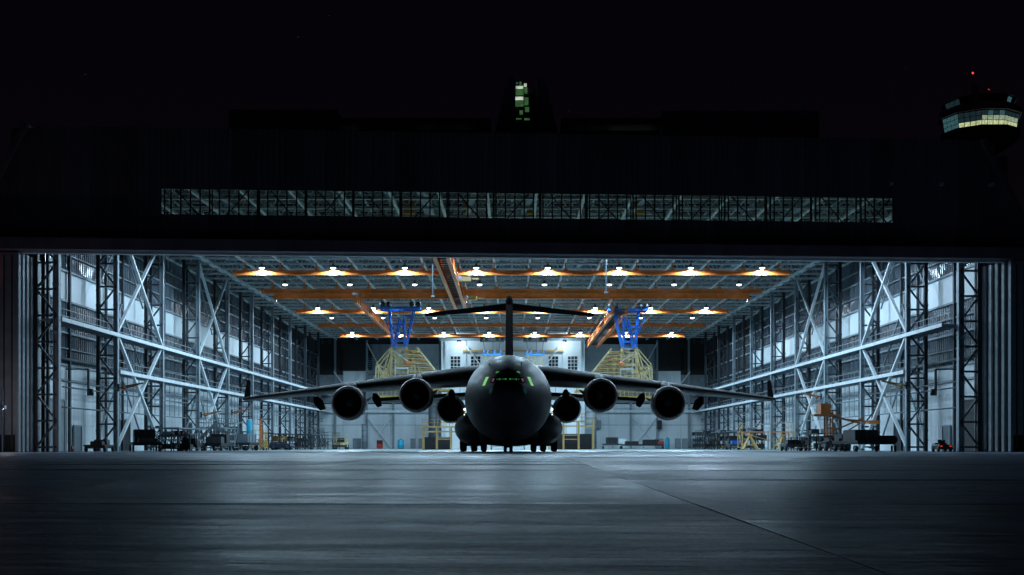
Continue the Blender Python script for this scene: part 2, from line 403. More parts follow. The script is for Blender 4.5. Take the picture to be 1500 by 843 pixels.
# ---- walkways along both sides
for side in (-1, 1):
    for (z, k0, k1) in ((11.15, 0, 10), (7.65, 1, 10)):
        ya, yb = DK[k0]-100+(.3), DK[k1]-100
        if side > 0 and k0 == 0: ya = 5.3
        a, b = sorted((side*(XF-.45), side*(XR-.2)))
        q = MB(); q.box(min(side*(XF-.35), side*(XF-.25)), max(side*(XF-.35), side*(XF-.25)), ya, yb, z-.18, z+.16)
        wk = q.build('walkway', STEELL, hangar)
        d_ = MB(); d_.box(min(side*(XF-.25), side*(XR-.3)), max(side*(XF-.25), side*(XR-.3)), ya, yb, z-.05, z+.03); d_.build('deck', STEEL, wk)
        u_ = MB(); yy = ya+.5
        while yy < yb: u_.bar((side*(XF-.2), yy, z-.1), (side*(XR), yy, z-.1), .12); yy += 1.5
        u_.build('joist', STEEL, wk)
        hr = MB()
        for zz in (.55, 1.1): hr.bar((side*(XF+.45), ya, z+zz), (side*(XF+.45), yb, z+zz), .05)
        yy = ya
        while yy < yb: hr.bar((side*(XF+.45), yy, z), (side*(XF+.45), yy, z+1.1), .045); yy += 2.15
        hr.build('handrail', STEEL, wk)
    # pipe runs and eave girder
    q = MB()
    for z in (6.2, 5.7, 3.9): q.tube((side*(XR-.3), 5.3, z), (side*(XR-.3), DK[10]-100, z), .07, 8)
    q.tube((side*(XW-.5), 5.3, 8.4), (side*(XW-.5), DK[8]-100, 8.4), .13, 8)
    yy = DK[1]-100
    while yy < DK[9]-100: q.tube((side*(XR-.35), yy, 3.9), (side*(XR-.35), yy, 7.5), .035, 6); yy += 1.9
    q.build('pipe_run', STEEL, hangar)
    q = MB(); q.box(min(side*(XF-.2), side*(XF+.2)), max(side*(XF-.2), side*(XF+.2)), 5, DK[10]-100, 23.3, 23.7)
    eg = q.build('eave_girder', STEELL, hangar)

# ---- side walls: girts, panels
def panel_mesh(w_, h_, ribs, m, name, depth=.05):
    q = MB(); q.box(0, .08, .015, w_-.015, .01, h_-.01)
    for i in range(ribs):
        c = (i+.5)*w_/ribs; q.box(.08, .08+depth, c-.05, c+.05, .03, h_-.03)
    me = bpy.data.meshes.new(name); me.from_pydata(q.v, [], q.f); me.materials.append(m); return me
PW = BAY/3
pm = {
 'low': panel_mesh(PW, 6.4, 4, WHITEW, 'wall_panel', .015),
 'band': panel_mesh(PW, 1.3, 0, WHITEW, 'wall_panel'),
 'glaz_a': panel_mesh(PW, 2.9, 9, GLAZ, 'glazing_panel', .04),
 'board': panel_mesh(PW, 2.7, 0, WHITEB, 'white_panel'),
 'glaz_b': panel_mesh(PW, 3.1, 9, GLAZ, 'glazing_panel', .04),
 'black': panel_mesh(PW, 15.4, 5, BLACKW, 'dark_panel'),
}
for side in (-1, 1):
    q = MB(); x = side*XW
    for z in (6.55, 7.9, 10.85, 13.75, 16.5, 19.65, 22.7):
        q.box(min(x-side*.3, x), max(x-side*.3, x), 5.3, DK[NB]-100, z-.09, z+.09)
    wall = q.build('side_wall', STEEL, hangar)
    for z in (9.4, 12.3, 18.0, 21.0):
        g_ = MB(); g_.box(min(x-side*.34, x-side*.14), max(x-side*.34, x-side*.14), 5.3, DK[8]-100, z-.06, z+.06); g_.build('girt', GREYB, wall)
    out = MB(); out.box(min(x+side*.35, x+side*.6), max(x+side*.35, x+side*.6), 5.3, 152, 0, 26.4); out.build('outer_skin', DARKC, wall)
    for k in range(NB):
        for j in range(3):
            yb = DK[k]-100+j*PW
            if k == 0 and j == 0: continue
            lay = [('low', 0), ('band', 6.6)]
            if k < 7: lay += [('glaz_a', 7.95), ('glaz_a', 10.9), ('board', 13.8), ('glaz_b', 16.52), ('glaz_b', 19.67)]
            else: lay += [('black', 7.95)]
            for nm, z in lay:
                if nm == 'board' and j == 2 and k % 2 == 0: nm = 'board'
                o = inst(pm[nm].name.split('.')[0], pm[nm], wall, (x if side < 0 else x, yb, z))
                if side > 0: o.scale = (-1, 1, 1)
    # door openings and doors in the low wall
    for (k, off, wd, ht, mt, nm) in ((0, 5.4, 3.6, 4.6, GREYB, 'roller_door'), (0, 11.6, 1.7, 2.3, GREYB, 'door'), (1, 9.5, 3.2, 3.2, BLACKW, 'dark_doorway'), (3, 4, 3.4, 3.4, BLACKW, 'dark_doorway'), (5, 4, 1.6, 2.3, GREYB, 'door')):
        if side > 0 and k == 0 and nm == 'roller_door': mt = BLACKW
        q = MB(); xa = x-side*.20; ya = DK[k]-100+off
        q.box(min(xa, xa-side*.06), max(xa, xa-side*.06), ya, ya+wd, .01, ht)
        d = q.build(nm, mt, wall)
        fr = MB(); xb = xa-side*.1
        a, b = min(xa, xb)-.02, max(xa, xb)+.02
        fr.box(a, b, ya-.15, ya, 0, ht+.15); fr.box(a, b, ya+wd, ya+wd+.15, 0, ht+.15); fr.box(a, b, ya+.001, ya+wd-.001, ht+.003, ht+.15)
        fr.build('door_frame', STEEL, wall)

# ---- back wall
BD = 250.5
bw = MB(); bw.box(-41.5, 41.5, BD-100+.45, BD-100+.8, 0, 26.4)
back = bw.build('back_wall', BLACKW, hangar)
def bpanel(x0, x1, z0, z1, m, name, ribs=0, y=0):
    q = MB(); q.box(x0+.02, x1-.02, BD-100-.0+y, BD-100+.1+y, z0+.01, z1-.01)
    for i in range(ribs):
        c = z0+(i+.5)*(z1-z0)/ribs; q.box(x0+.02, x1-.02, BD-100-.06+y, BD-100+y, c-.1, c+.1)
    return q.build(name, m, back)
for s in (-1, 1):
    xs = [15.2, 20.2, 25.3, 30.3, 35.2, 41.2]
    for i in range(5):
        a, b = sorted((s*xs[i], s*xs[i+1]))
        for z0, z1 in ((0, 4.9), (4.95, 9.3)): bpanel(a, b, z0, z1, WHITEW, 'wall_panel')
        if i in (3,):
            bpanel(a-.6, b+1.2 if s < 0 else b+.6, 16.4, 22.0, BLACKM, 'louvre_panel', 14)
            bpanel(a, b, 12.6, 16.2, WHITEW, 'wall_panel')
        else:
            bpanel(a, b, 9.5, 15.4, GREYB, 'wall_panel', 3); bpanel(a, b, 15.5, 21.8, STEELL if i < 2 else (STEEL if i == 2 else BLACKM), 'louvre_panel', 14)
    q = MB()
    for x in (24.7, 15.0, 30.2, 36.8): q.box(s*x-.2, s*x+.2, BD-100-.7, BD-100-.3, 0, 22.6)
    q.build('wall_post', STEEL, back)
    q = MB(); q.box(min(s*15, s*38), max(s*15, s*38), BD-100-1.1, BD-100-.72, 7.5, 7.95)
    q.box(min(s*15, s*38), max(s*15, s*38), BD-100-1.0, BD-100-.8, 8.6, 8.66); q.build('walkway', STEELL, back)
    for (xa, xb, z0, z1) in ((25.1, 30, .2, 6.6), (24.9, 30.2, 12, 22), (31, 37, 8, 16)):
        for fl in (0, 1):
            q = MB(); q.bar((s*(xa if fl else xb), BD-100-.5-.25*fl, z0), (s*(xb if fl else xa), BD-100-.5-.25*fl, z1), .22); q.build('brace', STEELL, back)

# ---- office block, white, centre back
ofc = thing('office_block', 'bright white two storey office wall behind the aircraft tail, four dark windows', 'office', (0.2, 238, 0))
q = MB(); W0 = 14.2
q.box(-W0, W0, 0, 11, 0, 21.4); q.build('wall', WHITEB, ofc)
q = MB(); q.box(-W0-.3, W0+.3, -.5, 11.2, 21.4, 21.9); q.build('roof', GREYB, ofc)
def win(x, z, wd, ht, nx, nz, par, y=-.01):
    f = MB()
    for i in range(nx+1): f.cbox(x-wd/2+wd*i/nx, y-.04, z+ht/2, .09, .09, ht+.09)
    for j in range(nz+1): f.cbox(x, y-.043, z+j*ht/nz, wd+.1, .09, .085)
    fo = f.build('window', STEELL, par)
    for i in range(nx):
        for j in range(nz):
            p = MB(); p.box(x-wd/2+wd*i/nx+.05, x-wd/2+wd*(i+1)/nx-.05, y-.02, y, z+j*ht/nz+.05, z+(j+1)*ht/nz-.05); p.build('pane', GLASSO, fo)
for x in (-11.4, -7.4, 8.0, 11.8): win(x, 15.6, 1.95, 2.75, 3, 4, ofc)
for i in range(-6, 7): 
    q = MB(); q.box(i*2.1-.05, i*2.1+.05, -.05, -.001, .2, 15.2); q.build('wall_joint', GREYB, ofc)
for x in (-13.3, -9.4, 9.9, 13.4):
    q = MB(); q.box(x-.14, x+.14, -.4, -.12, 0, 21.3); q.build('pilaster', STEELL, ofc)
q = MB(); q.box(-10, 10, -.75, -.45, 19.2, 19.5); q.build('beam', OCHRE, ofc)
for s in (-1, 1):
    q = MB(); q.bar((s*9.2, -.8, 20.2), (s*5.6, -.8, 15.4), .22); q.build('brace', STEELL, ofc)

# ================================================================== FRONT FACADE (turned 3.5 degrees)
fac = thing('hangar_front', 'black ribbed metal front wall over the open hangar door with window strip', 'front wall', (0.3, 99.9, 0), math.radians(3.47))
ZD = 16.27
# lintel beam
q = MB(); q.box(-47, 47, -1.3, .5, ZD+.02, ZD+.95); lint = q.build('door_lintel', DARKC, fac)
q = MB(); q.box(-40.3, 41.8, .1, .62, ZD-.10, ZD+.012); q.build('lintel_trim', STEELL, lint)
# cladding pieces
def clad_mesh(w_, h_, hl=None):
    q = MB(); n = 4; hl = hl or h_
    pts = []
    for i in range(n):
        a = i*w_/n; d = w_/n
        pts += [(a+.01, 0), (a+d*.35, 0), (a+d*.45, -.09), (a+d*.85, -.09), (a+d*.95, 0)]
    pts.append((w_-.01, 0))
    vs = [(x, y, 0) for x, y in pts]+[(x, y, h_+(hl-h_)*(x/w_)) for x, y in pts]
    n_ = len(pts); q.add(vs, [(i, i+1, n_+i+1, n_+i) for i in range(n_-1)])
    me = bpy.data.meshes.new('cladding_panel'); me.from_pydata(q.v, [], q.f); me.materials.append(DARKC); return me
SW0, SW1 = -29.0, 32.0; ZS0, ZS1 = 19.42, 21.5; ZP = 26.5
cw = (SW1-SW0)/32
cA = clad_mesh(cw, ZS0-.06-(ZD+.95)); cB = clad_mesh(cw, ZP-ZS1-.06); cC = clad_mesh(cw, ZP-(ZD+.95))
for i in range(32):
    x = SW0+i*cw
    inst('cladding_panel', cA, fac, (x, 0, ZD+.95)); inst('cladding_panel', cB, fac, (x, 0, ZS1+.06))
def top_at(x):   # sloping shoulders of the silhouette
    a = abs(x); return ZP if a < 39.6 else max(ZP-(a-39.6)*1.95, 12)
for x0, n, sg in ((SW0, 10, -1), (SW1, 8, 1)):
    for i in range(n):
        a, b = (x0-(i+1)*cw, x0-i*cw) if sg < 0 else (x0+i*cw, x0+(i+1)*cw)
        h0, h1 = top_at(a)-(ZD+.95), top_at(b)-(ZD+.95)
        if h0 < .3 or h1 < .3: continue
        inst('cladding_panel', cC if h0 == h1 == ZP-(ZD+.95) else clad_mesh(cw, h0, h1), fac, (a, 0, ZD+.95))
q = MB(); q.box(-39, 39, .1, 3.5, ZP-.2, ZP+.05); q.build('parapet', DARKC, fac)
for (x0, x1, z0, z1) in ((-41, SW0-.1, ZD+.95, ZP-.2), (SW1+.1, 41, ZD+.95, ZP-.2), (SW0-.099, SW1+.099, ZD+.95, ZS0-.061), (SW0-.099, SW1+.099, ZS1+.061, ZP-.2)):
    q = MB(); q.box(x0, x1, .06, .16, z0, z1); q.build('light_leak_backing', DARKC, fac)  # unseen sheet added behind the cladding to stop light leaking through gaps
# legs each side of the door
for s in (-1, 1):
    q = MB(); a, b = (-50, -40.35) if s < 0 else (40.95, 50)
    poly = [(a, 0), (b, 0), (b, ZD)] + ([(b, ZD), (a, ZD*.5)] if s < 0 else [])
    if s < 0: poly = [(-52, 0), (b, 0), (b, ZD+.01), (-46.5, ZD+.01)]
    else: poly = [(41.9, 0), (53, 0), (46.7, ZD+.01), (41.9, ZD+.01)]
    q.prism(poly, -.3, .4); q.build('front_pier', DARKC, fac)
    q = MB(); q.prism([(s*39.5, ZP), (s*49, ZD-8), (s*49.4, ZD-8), (s*39.9, ZP+.1)], -.6, 6); q.build('raking_edge', DARKC, fac)
# window strip
q = MB(); q.box(SW0-.1, SW1+.1, -.06, .14, ZS0-.06, ZS0); q.box(SW0-.1, SW1+.1, -.06, .14, ZS1, ZS1+.06)
q.box(SW0-.1, SW0, -.06, .14, ZS0, ZS1); q.box(SW1, SW1+.1, -.06, .14, ZS0, ZS1)
for i in range(1, 16):
    x = SW0+i*(SW1-SW0)/15.7
    if x < SW1: q.box(x-.06, x+.06, -.03, .2, ZS0, ZS1)
strip = q.build('window_strip', BLACKM, fac)
npn = 78; pw = (SW1-SW0)/npn
pmn = MB(); pmn.box(.03, pw-.03, -.006, .006, 0, ZS1-ZS0)
pme = bpy.data.meshes.new('pane'); pme.from_pydata(pmn.v, [], pmn.f); pme.materials.append(MATS['strip_glass'])
mu = MB(); mu.box(-.055, .055, -.04, .06, 0, ZS1-ZS0); mue = bpy.data.meshes.new('mullion'); mue.from_pydata(mu.v, [], mu.f); mue.materials.append(BLACKM)
for i in range(npn):
    inst('pane', pme, strip, (SW0+i*pw, .02, ZS0))
    if i: inst('mullion', mue, strip, (SW0+i*pw, .02, ZS0))
q = MB(); nb_ = 16; bwid = (SW1-SW0)/15.7
q.bar((SW0-3, 1.2, ZS0-1.2), (SW1+3, 1.2, ZS0-1.2), .25); q.bar((SW0-3, 1.2, ZS1+1.3), (SW1+3, 1.2, ZS1+1.3), .25)
for i in range(-1, 17):
    xa = SW0+i*bwid; xb = xa+bwid
    q.bar((xa, 1.2, ZS0-1.2), (xa, 1.2, ZS1+1.3), .10)
    if i % 2: q.bar((xa, 1.2, ZS0-1.2), (xb, 1.2, ZS1+1.3), .09)
    else: q.bar((xb, 1.2, ZS0-1.2), (xa, 1.2, ZS1+1.3), .09)
    if i % 3 == 0: q.bar((xa, 1.4, ZS1+1.2), (xb, 1.4, ZS0-1), .10)
q.build('door_girder', BLACKM, fac, stuff=True)
# door leaves stacked at each side
def leaf(x_in, y, s, wd=3.4, label=None, em=STEEL):
    q = MB(); a, b = sorted((x_in, x_in+s*wd)); q.box(a, b, -.16, .16, .06, ZD-.15)
    o = q.build('door_leaf', GREYB, fac, (0, y, 0))
    e = MB(); e.box(x_in-.09 if s > 0 else x_in-.07, x_in+.07 if s > 0 else x_in+.09, -.24, .24, .03, ZD-.12); e.build('edge_post', em, o)
    r = MB()
    for i in range(5): c = x_in+s*(.45+i*.62); r.box(c-.05, c+.05, -.25, -.161, .3, ZD-.4); r.box(c-.05, c+.05, .161, .25, .3, ZD-.4)
    r.build('stiffener', STEELD, o)
    b_ = MB(); b_.box(a+.2, b-.2, -.2, .2, .06, 1.4); b_.build('kick_plate', BLACKM, o)
for i in range(6): leaf(-40.3+i*.05, -.3+.85*i, -1)
for i in range(5): leaf(41.8-i*.17, -1.0+.85*i, 1, em=STEELL if i in (3, 4) else STEEL)
q = MB()
for yy in (0, .85, 1.7, 2.55, 3.4): q.box(-41, 41, yy-.34, yy-.26, -.004, .012)
q.build('door_track', STEELD, fac)

# ---- rooftop annex
ann = thing('rooftop_building', 'dark low office building along the hangar roof with a tall centre stair tower', 'building', (0.5, 106, 26.6))
def abox(x0, x1, z1, y0=0, y1=9, name='wall', m=DARKC, z0=0, par=None):
    q = MB(); q.box(x0, x1, y0, y1, z0, z1); return q.build(name, m, par or ann)
z_of = lambda py, D: CH+(654.5-py)/1760*D-26.6
DARKG = mat('dark_grey_wall', (0.22, 0.25, 0.30), .7, 0, .2, .4)
abox(-25.5, -15.9, 3.6, name='wing', m=DARKG); abox(12.8, 26.6, 3.5, name='wing', m=DARKG)
abox(-15.85, -2.4, 1.35, 2, 9, name='gallery', m=DARKG); abox(3.9, 12.75, 1.3, 2, 9, name='gallery', m=DARKG)
abox(-15.85, -2.4, 3.0, .5, 9, 'gallery_roof', DARKG, 2.45); abox(3.9, 12.75, 3.0, .5, 9, 'gallery_roof', DARKG, 2.4)
LW = emit('dim_gallery_light', (.75, .8, .55), .05)
LW2 = emit('gallery_light', (.8, .85, .6), .18)
abox(-15.6, -2.7, 2.44, 2.6, 2.7, 'gallery_window', GLASSO, 1.36); abox(4.1, 12.5, 2.39, 2.6, 2.7, 'gallery_window', GLASSO, 1.31)
for x0, x1, mt in ((-15.3, -14.7, LW2), (-9.0, -7.5, LW), (-6, -4.2, LW), (5, 5.5, LW), (8.4, 9.9, LW2), (10.4, 11.9, LW2), (6.5, 7.4, LW)):
    abox(x0, x1, 1.75, 2.45, 2.55, 'lit_window', mt, 1.5)
AMB = emit('amber_light', (1, .55, .1), .22)
for x in (-24.6, -21.0, -16.8): abox(x-.35, x+.35, 1.45, -.06, -.02, 'lit_window', AMB, 1.38)
# stair tower: two leaning fins with a glazed slot between
for s in (-1, 1):
    q = MB()
    cx = .75
    inner0, inner1 = cx+s*.95, cx+s*.9
    poly = [(cx+s*1.1, 0), (cx+s*3.1, 0), (cx+s*1.9, 5.3), (cx+s*1.35, 6.4), (cx+s*.9, 6.2)]
    if s > 0: poly = poly[::-1]
    q.prism(poly, -.4, 5); q.build('tower_fin', DARKG, ann)
abox(-.3, 1.8, 5.6, .6, 5, 'tower_core', DARKC)
SG = mat('stair_slot_wall', (.05, .06, .05), .6)
GW = emit('green_stair_light', (.22, .62, .22), .14); WW = emit('white_stair_light', (.8, .95, .75), .55)
tw = abox(.1, 1.5, 4.95, .5, .57, 'stair_window', GLASSO, .4)
zq = lambda py: z_of(py, 106.4)
for (x0, x1, ya, yb, mt) in ((755.5, 766.5, 126.2, 130, WW), (755.5, 767, 131, 139.5, GW), (768, 772.5, 128, 137, GW), (755, 766.5, 142, 146.6, WW), (755, 767, 148, 156, GW), (768, 774, 143, 154, GW),
    (767.5, 771.5, 122.5, 127, WW), (756, 759, 121, 123, GW), (761, 764, 120, 124, GW), (769, 775, 157, 164, GW), (761, 766, 162, 168, GW), (756, 764, 173.5, 175, GW), (768, 776, 173.5, 176, GW)):
    xa, xb = (x0-750)/1760*106.4-.5, (x1-750)/1760*106.4-.5
    q = MB(); q.box(xa, xb, .40, .49, zq(yb), zq(ya)); q.build('lit_pane', mt, tw)
# mast, white dish on the right of the roof
ds = thing('satellite_dish', 'small pale dish antenna standing at the right end of the hangar roof', 'dish', (25.9, 106.5, 30.1))
q = MB(); q.loft([ring(0, 0, .95, .03, .05, 12), ring(0, -.12, .95, .45, .62, 12)], cap=True); o = q.build('reflector', STEELL, ds); o.rotation_euler = (0, -.35, .6)
q = MB(); q.tube((0, .1, 0), (0, .1, .9), .06, 8); q.build('post', STEELD, ds)

# ================================================================== CONTROL TOWER
ct = thing('control_tower', 'airport control tower with lit glass cab and red roof lights', 'control tower', ((1435-750)/1760*260, 260, 0))
ct.scale = (.93, .93, 1)
CT = mat('tower_concrete', (0.72, 0.58, 0.62), .8, 0, .1, .3)
def octo(r, z, n=10, ph=.0): return [(r*math.cos(2*PI*(i+ph)/n), r*math.sin(2*PI*(i+ph)/n), z) for i in range(n)]
zc = lambda py: CH+(654.5-py)/1760*260
q = MB(); q.loft([octo(2.6, 0), octo(2.6, zc(232))], smooth=False); sh = q.build('shaft', CT, ct); sh.location.x = 3.8
q = MB(); q.loft([octo(2.7, zc(235)), octo(3.2, zc(222)), octo(8.2, zc(210)), octo(9, zc(206))], smooth=False); q.build('lower_bowl', CT, ct)
q = MB(); q.loft([octo(9.0, zc(206)), octo(9.1, zc(197))], smooth=False); q.build('balcony', BLACKM, ct)
q = MB(); q.loft([octo(8.0, zc(197)), octo(8.6, zc(175))], smooth=False); cab = q.build('cab_room', GLASSO, ct)
q = MB(); q.loft([octo(9.4, zc(175)), octo(9.3, zc(166)), octo(8.6, zc(163))], smooth=False); q.build('middle_roof', CT, ct)
q = MB(); q.loft([octo(7.4, zc(165)), octo(8.1, zc(152))], smooth=False); q.build('upper_cab', GLASSO, ct)
q = MB(); q.loft([octo(8.7, zc(152)), octo(6.2, zc(147.5)), octo(5.6, zc(147))], smooth=False); q.build('roof', CT, ct)
LG = [emit('cab_light_a', (.85, .95, .5), .55), emit('cab_light_b', (.7, .9, .62), .35), emit('cab_light_c', (.14, .38, .42), .22), emit('cab_light_d', (.06, .13, .16), .16)]
n = 10
def facet(z0, z1, r0, r1, row_cols, levels, sel):
    for i in range(n):
        a0, a1 = 2*PI*i/n, 2*PI*(i+1)/n
        am = (a0+a1)/2
        if math.sin(am) > .3: continue      # the far side, never lit towards the airfield
        for c in range(row_cols):
            for l in range(levels):
                f0, f1 = (c+.06)/row_cols, (c+.94)/row_cols
                h0, h1 = (l+.06)/levels, (l+.94)/levels
                def pt(f, h):
                    r = (r0+(r1-r0)*h)*1.006
                    x = r*(math.cos(a0)*(1-f)+math.cos(a1)*f); y_ = r*(math.sin(a0)*(1-f)+math.sin(a1)*f)
                    return Vector((x, y_, z0+(z1-z0)*h))
                P = [pt(f0, h0), pt(f1, h0), pt(f1, h1), pt(f0, h1)]
                nrm = Vector((math.cos(am), math.sin(am), 0))*.05
                q = MB(); q.loft([[p for p in P], [p+nrm for p in P]], smooth=False)
                m_ = sel(i, c, l)
                if m_: q.build('pane', m_, cab)
rt = random.Random(5)
facet(zc(196), zc(176), 8.05, 8.58, 4, 3, lambda i, c, l: (LG[2] if i in (5, 9) else (LG[0] if (l == 0 and i in (6, 7, 8)) else (LG[1] if l == 1 and i in (7, 8) else (LG[rt.choice([1, 2, 3])] if l == 2 and i in (8, 7) else LG[3])))))
facet(zc(164), zc(153), 7.45, 8.05, 3, 1, lambda i, c, l: LG[3] if i in (5, 9) else (LG[2] if i == 8 and c == 1 else MATS['dark_window_glass']))
for (x, y_, nm) in ((-1.2, 0, 132), (2.1, 0, 132.5), (-1.2, 1, 105.5)):
    q = MB(); q.tube((x, y_, zc(147)), (x, y_, zc(nm)), .08, 6); a = q.build('antenna', STEELD, ct)
    q = MB(); q.loft([ring(x, y_-.3, zc(nm), .1, .1, 8), ring(x, y_, zc(nm), .26, .26, 8), ring(x, y_+.3, zc(nm), .1, .1, 8)]); q.build('red_light', emit('red_beacon', (1, .07, .03), 1.3), a)
q = MB(); q.box(-4.6, -3.4, -8.4, -7.2, zc(172), zc(140)); q.build('lift_shaft', CT, ct)
q = MB(); q.bar((-4, -7, zc(141)), (1.0, -3, zc(139)), .3); q.build('roof_rail', CT, ct)

# ================================================================== HIGH BAY LAMPS
rows = [118, 131, 143.85, 158.6, 172.3, 185.35, 199.6, 213, 225.35]
hb = MB(); hb.loft([[(r*math.cos(2*PI*i/14), r*math.sin(2*PI*i/14), z) for i in range(14)] for r, z in ((.10, .55), (.13, .38), (.30, .14), (.37, 0.0))])
hb.bar((0, 0, .6), (0, 0, .95), .05)
hbm = bpy.data.meshes.new('shade'); hbm.from_pydata(hb.v, [], hb.f); hbm.materials.append(SHADE)
lg = MB(); lg.loft([[(r*math.cos(2*PI*i/14), r*math.sin(2*PI*i/14), z) for i in range(14)] for r, z in ((.33, -.01), (.28, -.10), (.12, -.16))])
lgm = bpy.data.meshes.new('lens'); lgm.from_pydata(lg.v, [], lg.f); lgm.materials.append(LIT)
ld = bpy.data.lights.new('lamp_light', 'SPOT'); ld.energy = LAMP_W; ld.color = LAMP_COL; ld.shadow_soft_size = .25; ld.spot_size = math.radians(168); ld.spot_blend = .06
ld_dim = ld.copy(); ld_dim.energy *= .72; ld_dim.color = (.58, .82, 1.0); ld_hot = ld.copy(); ld_hot.energy *= 1.2; ld_hot.color = (.54, .76, 1.0); rl_ = random.Random(9)
ld3 = ld.copy(); ld3.spot_size = math.radians(126); ld3.spot_blend = .4
ROWN = ['row nearest the door', 'second row from the door', 'row just behind the nearest orange rail', 'row before the double orange rail', 'row between second and third orange rails', 'row on the third orange rail', 'row behind the third orange rail', 'row behind the fourth orange rail', 'row at the last orange rail']
for ri, D in enumerate(rows):
    for ci in range(8):
        x = (-7+2*ci)*GX
        t_ = thing('high_bay_lamp', f'{ORD[ci]} round ceiling lamp from the left in the {ROWN[ri]}', 'ceiling lamp', (x, D, 21.85), 0, 'round high bay lamps under the hangar roof')
        inst('shade', hbm, t_); inst('lens', lgm, t_)
        lo = bpy.data.objects.new('lamp_light', ld3 if ri == 3 else rl_.choice((ld, ld, ld_dim, ld_hot))); COL.objects.link(lo); lo.parent = t_; lo.location = (0, 0, -.26)
# floodlights washing the white office
for s, nm in ((-1, 'left'), (1, 'right')):
    t_ = thing('floodlight', f'bright floodlight on the {nm} of the white office wall', 'floodlight', (s*10.3, 234.5, 20.9), 0, 'floodlights on the office wall')
    q = MB(); q.box(-.4, .4, -.3, .1, -.1, .3); q.build('housing', STEELD, t_)
    q = MB(); q.box(-.36, .36, .102, .14, -.08, .28); q.build('lens', LIT, t_)
    q = MB(); q.bar((0, -.1, .3), (0, -.1, 1.7), .08); q.build('bracket', STEELD, t_)
    l2 = bpy.data.lights.new('flood', 'POINT'); l2.energy = 560; l2.color = (.62, .85, 1); l2.shadow_soft_size = .25
    lo = bpy.data.objects.new('flood', l2); COL.objects.link(lo); lo.parent = t_; lo.location = (0, .6, -.2)

# ================================================================== OVERHEAD CRANES
def girder(mb, a, b, h=.75, wd=.42):
    a = Vector(a); b = Vector(b)
    if abs(b.x-a.x) > abs(b.y-a.y):
        mb.box(a.x, b.x, a.y-.06, a.y+.06, a.z-h, a.z); mb.box(a.x, b.x, a.y-wd/2, a.y+wd/2, a.z, a.z+.07); mb.box(a.x, b.x, a.y-wd/2, a.y+wd/2, a.z-h-.07, a.z-h)
        x = a.x
        while x < b.x: mb.box(x, x+.05, a.y-wd/2+.03, a.y-.061, a.z-h, a.z); x += 2.1
    else:
        mb.box(a.x-.06, a.x+.06, a.y, b.y, a.z-h, a.z); mb.box(a.x-wd/2, a.x+wd/2, a.y, b.y, a.z, a.z+.07); mb.box(a.x-wd/2, a.x+wd/2, a.y, b.y, a.z-h-.07, a.z-h)
        y = a.y
        while y < b.y: mb.box(a.x-wd/2+.03, a.x-.061, y, y+.05, a.z-h, a.z); mb.box(a.x+.061, a.x+wd/2-.03, y, y+.05, a.z-h, a.z); y += 2.1
def crane(label, xs, y0, y1, z, m=ORANGE, grp='orange cranes under the hangar roof', h=.8):
    t_ = thing('overhead_crane', label, 'crane', (xs[0], y0, z), 0, grp)
    for x in xs:
        q = MB(); girder(q, (x-xs[0], 0, 0), (x-xs[0], y1-y0, 0), h=h); q.build('girder', m, t_)
    q = MB()
    if len(xs) > 1:
        yy = .8
        while yy < y1-y0: q.box(min(0, xs[1]-xs[0])+.1, max(0, xs[1]-xs[0])-.1, yy, yy+.16, -.5, -.35); yy += 1.6
        q.build('cross_tie', STEELD, t_)
    for yy in (1.2, y1-y0-1.2):
        e = MB(); e.box(-.5, .5, yy-.5, yy+.5, .1, .45); e.build('end_carriage', BLACKM, t_)
    return t_
c1 = thing('overhead_crane', 'wide orange girder spanning the hangar right below the second rail', 'crane', (0, 161.3, 20.95), 0, 'orange cranes under the hangar roof')
q = MB(); girder(q, (-31.9, 0, 0), (31.9, 0, 0), h=.62); q.build('girder', ORANGE, c1)
for s in (-1, 1):
    q = MB(); q.box(s*31.7-.1, s*31.7+.1, -.3, .3, -1.1, -.7); q.build('end_hook', ORANGE, c1)
crane('twin orange girder running back from the door left of centre', [-7.9, -6.55], 120, 170, 20.75, m=ORANGE, h=1.0)
crane('orange girder running back above the left gold platform', [-20.6], 158, 217, 20.3, m=ORANGE, h=.9)
c4 = crane('twin orange girder running back above the right gold platform', [14.5, 16.4], 172, 231, 20.4, m=ORANGE, h=.9)
for (x, D, zb, lb) in ((-8.9, 135, 17.4, 'left'), (10.2, 130, 17.2, 'right')):
    t_ = thing('hanging_mast', f'thin pale pole hanging from the roof near the {lb} of the door centre', 'pole', (x, D, ZB), 0, 'poles hanging from the roof')
    q = MB(); q.tube((0, 0, 0), (0, 0, zb-ZB), .08, 8); q.build('pole', STEEL, t_)
    q = MB(); q.box(-.2, .2, -.2, .2, zb-ZB-.15, zb-ZB); q.build('foot', STEEL, t_)
for i, (x, y, nm) in enumerate(((-9.9, 116, 'first from the left'), (-4.2, 116, 'second from the left, just left of centre'), (1.9, 116, 'third from the left, just right of centre'), (12.2, 116, 'fourth from the left'))):
    t_ = thing('roof_hoist', f'orange hoist unit seen through the window strip, {nm}', 'hoist', (x, y, 23.2), 0, 'orange hoist units inside the roof')
    q = MB(); q.box(-.5, .5, -.35, .35, -.3, .5); q.build('motor_box', mat('amber_paint', (.8, .42, .04), .5), t_)
    q = MB(); q.tube((-.5, -.1, .7), (.5, -.1, .7), .22, 10); q.build('drum', OCHRE, t_)
    q = MB(); q.bar((-.3, 0, .45), (-.1, 0, 1.7), .1); q.bar((.3, 0, .45), (.1, 0, 1.7), .1); q.build('strut', OCHRE, t_)
